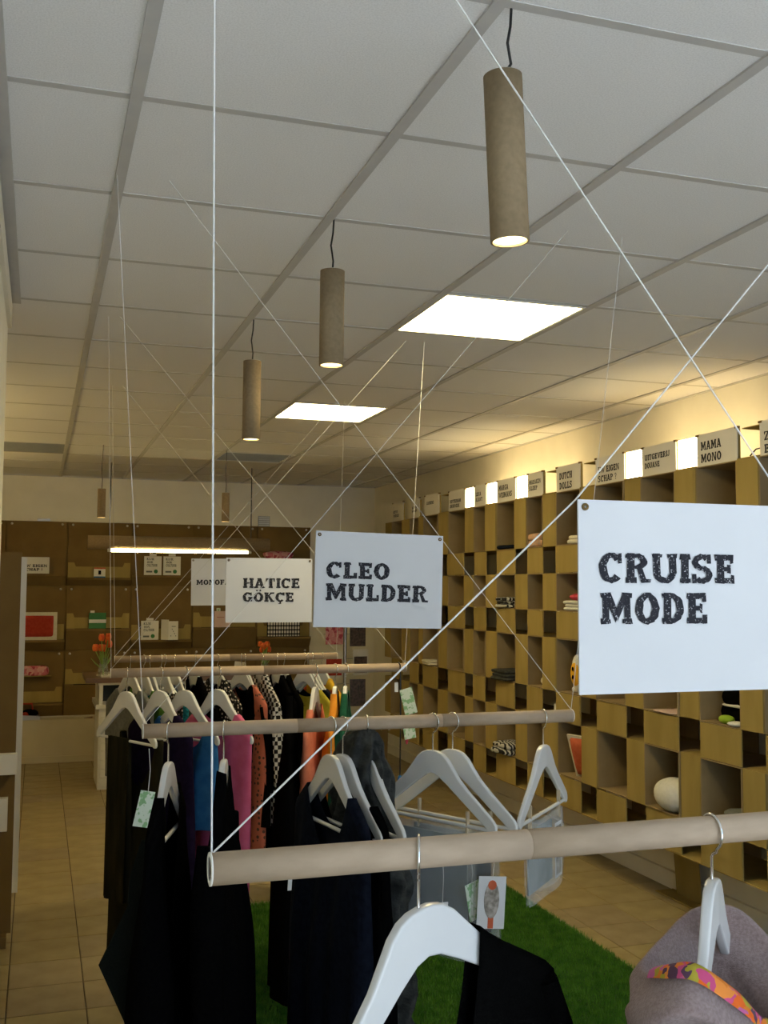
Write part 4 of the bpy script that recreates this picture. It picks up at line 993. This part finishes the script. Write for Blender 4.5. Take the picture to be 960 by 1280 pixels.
for dy, l in ((.0,'red and pink slipper, left one of the two on white knit'),(-.07,'red and pink slipper, right one of the two on white knit')):
    o = MB().ellipsoid((0,0,.02), (.07,.035,.022), 16, 8).ellipsoid((.03,0,.03), (.03,.026,.02), 12, 6).build('slipper', REDP, None, (XFR+.08, colY(15)+dy, ZR[1]+.066)); tag(o, l, 'slipper', 'slippers on white knit')
pile('folded_cloth', GREYC, 11, ZR[2], .12, .15, .07, 3, 'dark grey folded cloth hanging over a box edge on the third row', .06).data.materials[0] = CHAR
t = empty('shell_toy', (XFR+.09, colY(13)-.02, ZR[2]), 0, 'cream shell shaped thing in a narrow box on the third row', 'ornament')
MB().ellipsoid((0,0,.035), (.05,.075,.034), 18, 10).build('shell', CREAMC, t); MB().ellipsoid((0,.055,.03), (.03,.04,.022), 12, 8).build('tip', PEACH, t)
t = empty('felt_doll', (XFR+.06, colY(15)-.025, ZR[2]), 0, 'yellow and white felt doll with dark spots on the third row', 'doll')
MB().ellipsoid((0,0,.15), (.04,.06,.15), 16, 12, .9, lambda b, a: 1-.35*max(0, a)).build('body', WHITEC, t)
MB().ellipsoid((-.012,0,.12), (.038,.057,.085), 16, 10).build('yellow_front', YELLOWF, t)
for z in (.10, .15): MB().ellipsoid((-.052,-.012,z), (.004,.010,.013), 8, 6).build('spot', BLACK, t)
MB().ellipsoid((0,.05,.02), (.02,.03,.02), 10, 6).build('foot', WHITEC, t)
pile('folded_cloth', ZEBRA, 11, ZR[3], .12, .14, .075, 2, 'zebra striped cloth on the lowest shelf row', .06)
cu = cushion('cushion', RUST, CREAMC, XFR+.10, colY(15)-.10, ZR[3]+.004, .24, .27, D(-70), 'rust red cushion with white piping on the lowest shelf row', .32, .03, .014)
o = MB().ellipsoid((0,0,0), (.09,.10,.0035), 16, 6, .3).build('paper_sheet', PINKP, None, (XFR+.07, colY(19)-.03, ZR[2]+.005)); tag(o, 'pinkish paper lying in a box of the third row', 'paper')
def shoe(m, x, y, z, rz_, label, m2=None):
    t = empty('shoe', (x, y, z), rz_, label, 'shoe', 'shoes in the shelving')
    MB().ellipsoid((0,0,.009), (.125,.042,.009), 24, 6, .8).build('sole', WHITEC if m2 is None else m2, t)
    MB().ellipsoid((-.045,0,.036), (.08,.044,.036), 16, 8).ellipsoid((.05,0,.046), (.075,.042,.05), 16, 8).build('upper', m, t)
    MB().ellipsoid((.06,0,.082), (.042,.024,.012), 14, 6).build('opening', GREYD, t)
    return t
shoe(BLACK2, XFR+.11, 4.275, ZR[2], D(84), 'black shoe lying lower in the box near the right edge', BLACK)
shoe(BLACK2, XFR+.10, 4.225, ZR[2]+.075, D(97), 'black shoe with pale sole on top near the right edge')
o = MB().ellipsoid((0,0,.022), (.03,.05,.022), 16, 8).build('ball_of_cloth', LIME, None, (XFR+.032, 4.255, ZR[2])); tag(o, 'lime green cloth in front of the black shoes', 'cloth')
o = MB().ellipsoid((0,0,.012), (.04,.05,.012), 16, 6).build('folded_sock', WHITEC, None, (XFR+.02, 4.165, ZR[2])); tag(o, 'small white folded cloth in front of the black shoes', 'cloth')
o = MB().ellipsoid((0,0,.075), (.10,.13,.085), 40, 16, .9, lambda b, a: 1+.012*math.sin(30*b)).build('pouf', WHITEC, None, (XFR+.06, colY(19)-.04, ZR[3]+.01)); tag(o, 'white ribbed knitted pouf bulging out of a box on the lowest row', 'pouf')
pile('scarf', GREYC, 21, ZR[3], .08, .09, .10, 3, 'grey green scarf bundle on the lowest row near the right edge', .075, -.05)
o = MB().tube([(-.02,.1,.004),(0,.04,.03),(.02,.0,.015),(0,-.06,.03),(.03,-.1,.005)], [.012,.02,.016,.02,.01], 10).build('green_ribbon', GRASSG, None, (XFR+.05, colY(21)-.03, ZR[3])); tag(o, 'green ribbon beside the grey scarf bundle', 'ribbon')
pile('folded_cloth', CREAMC, 5, ZR[2], .08, .10, .04, 2, 'pale cloth in a far box above the second rail', .03)
MB().box(-.003,-.002,-.014,.014,-.07,.0).build('price_label', PAPER, sh, (-.004, 5.92-oy, .96))
# paper bags on the floor at the back of the shelving
for i, (x, y, h, l) in enumerate(((2.85, 8.95, .42, 'tall brown paper bag on the floor beside the far shelving'), (2.62, 9.15, .34, 'short brown paper bag on the floor beside the far shelving'))):
    t = empty('paper_bag', (x, y, 0), .2+.3*i, l, 'bag')
    MB().prism([(-.11,0),(.11,0),(.12,h),(-.12,h)], 'y', -.06, .06).build('bag_body', CARDD, t)
    MB().tube([(-.05,-.06,h-.01),(-.05,-.062,h+.08),(.05,-.062,h+.08),(.05,-.06,h-.01)], .004, 6).build('bag_handle', CARD, t)

# ------------------------------------------------------------------ screens at the far left edge
t = empty('folding_screen', (-.30, 5.33, 0), 0, 'brown board screen with white crossbars at the left edge', 'screen')
MB().box(-.30,.218,0,.03,.05,1.835).build('board', CARDD, t)
MB().box(-.30,.225,-.05,.0,.79,.885).build('crossbar', WHITEP, t); MB().box(-.30,.190,-.05,.0,.53,.68).build('crossbar', WHITEP, t)
for x in (-.26, .16): MB().box(x,x+.04,-.06,.09,0,.05).build('foot', CARDD, t)
t = empty('white_screen', (-.30, 6.12, 0), 0, 'white edged board screen behind the brown one at the left edge', 'screen')
MB().box(-.30,.228,0,.03,.02,1.83).build('board', WHITEP, t)
MB().box(.228,.236,-.004,.034,.02,1.83).build('edge_strip', WHITEP, t)
for x in (-.26, .16): MB().box(x,x+.04,-.06,.09,0,.02).build('foot', WHITEP, t)
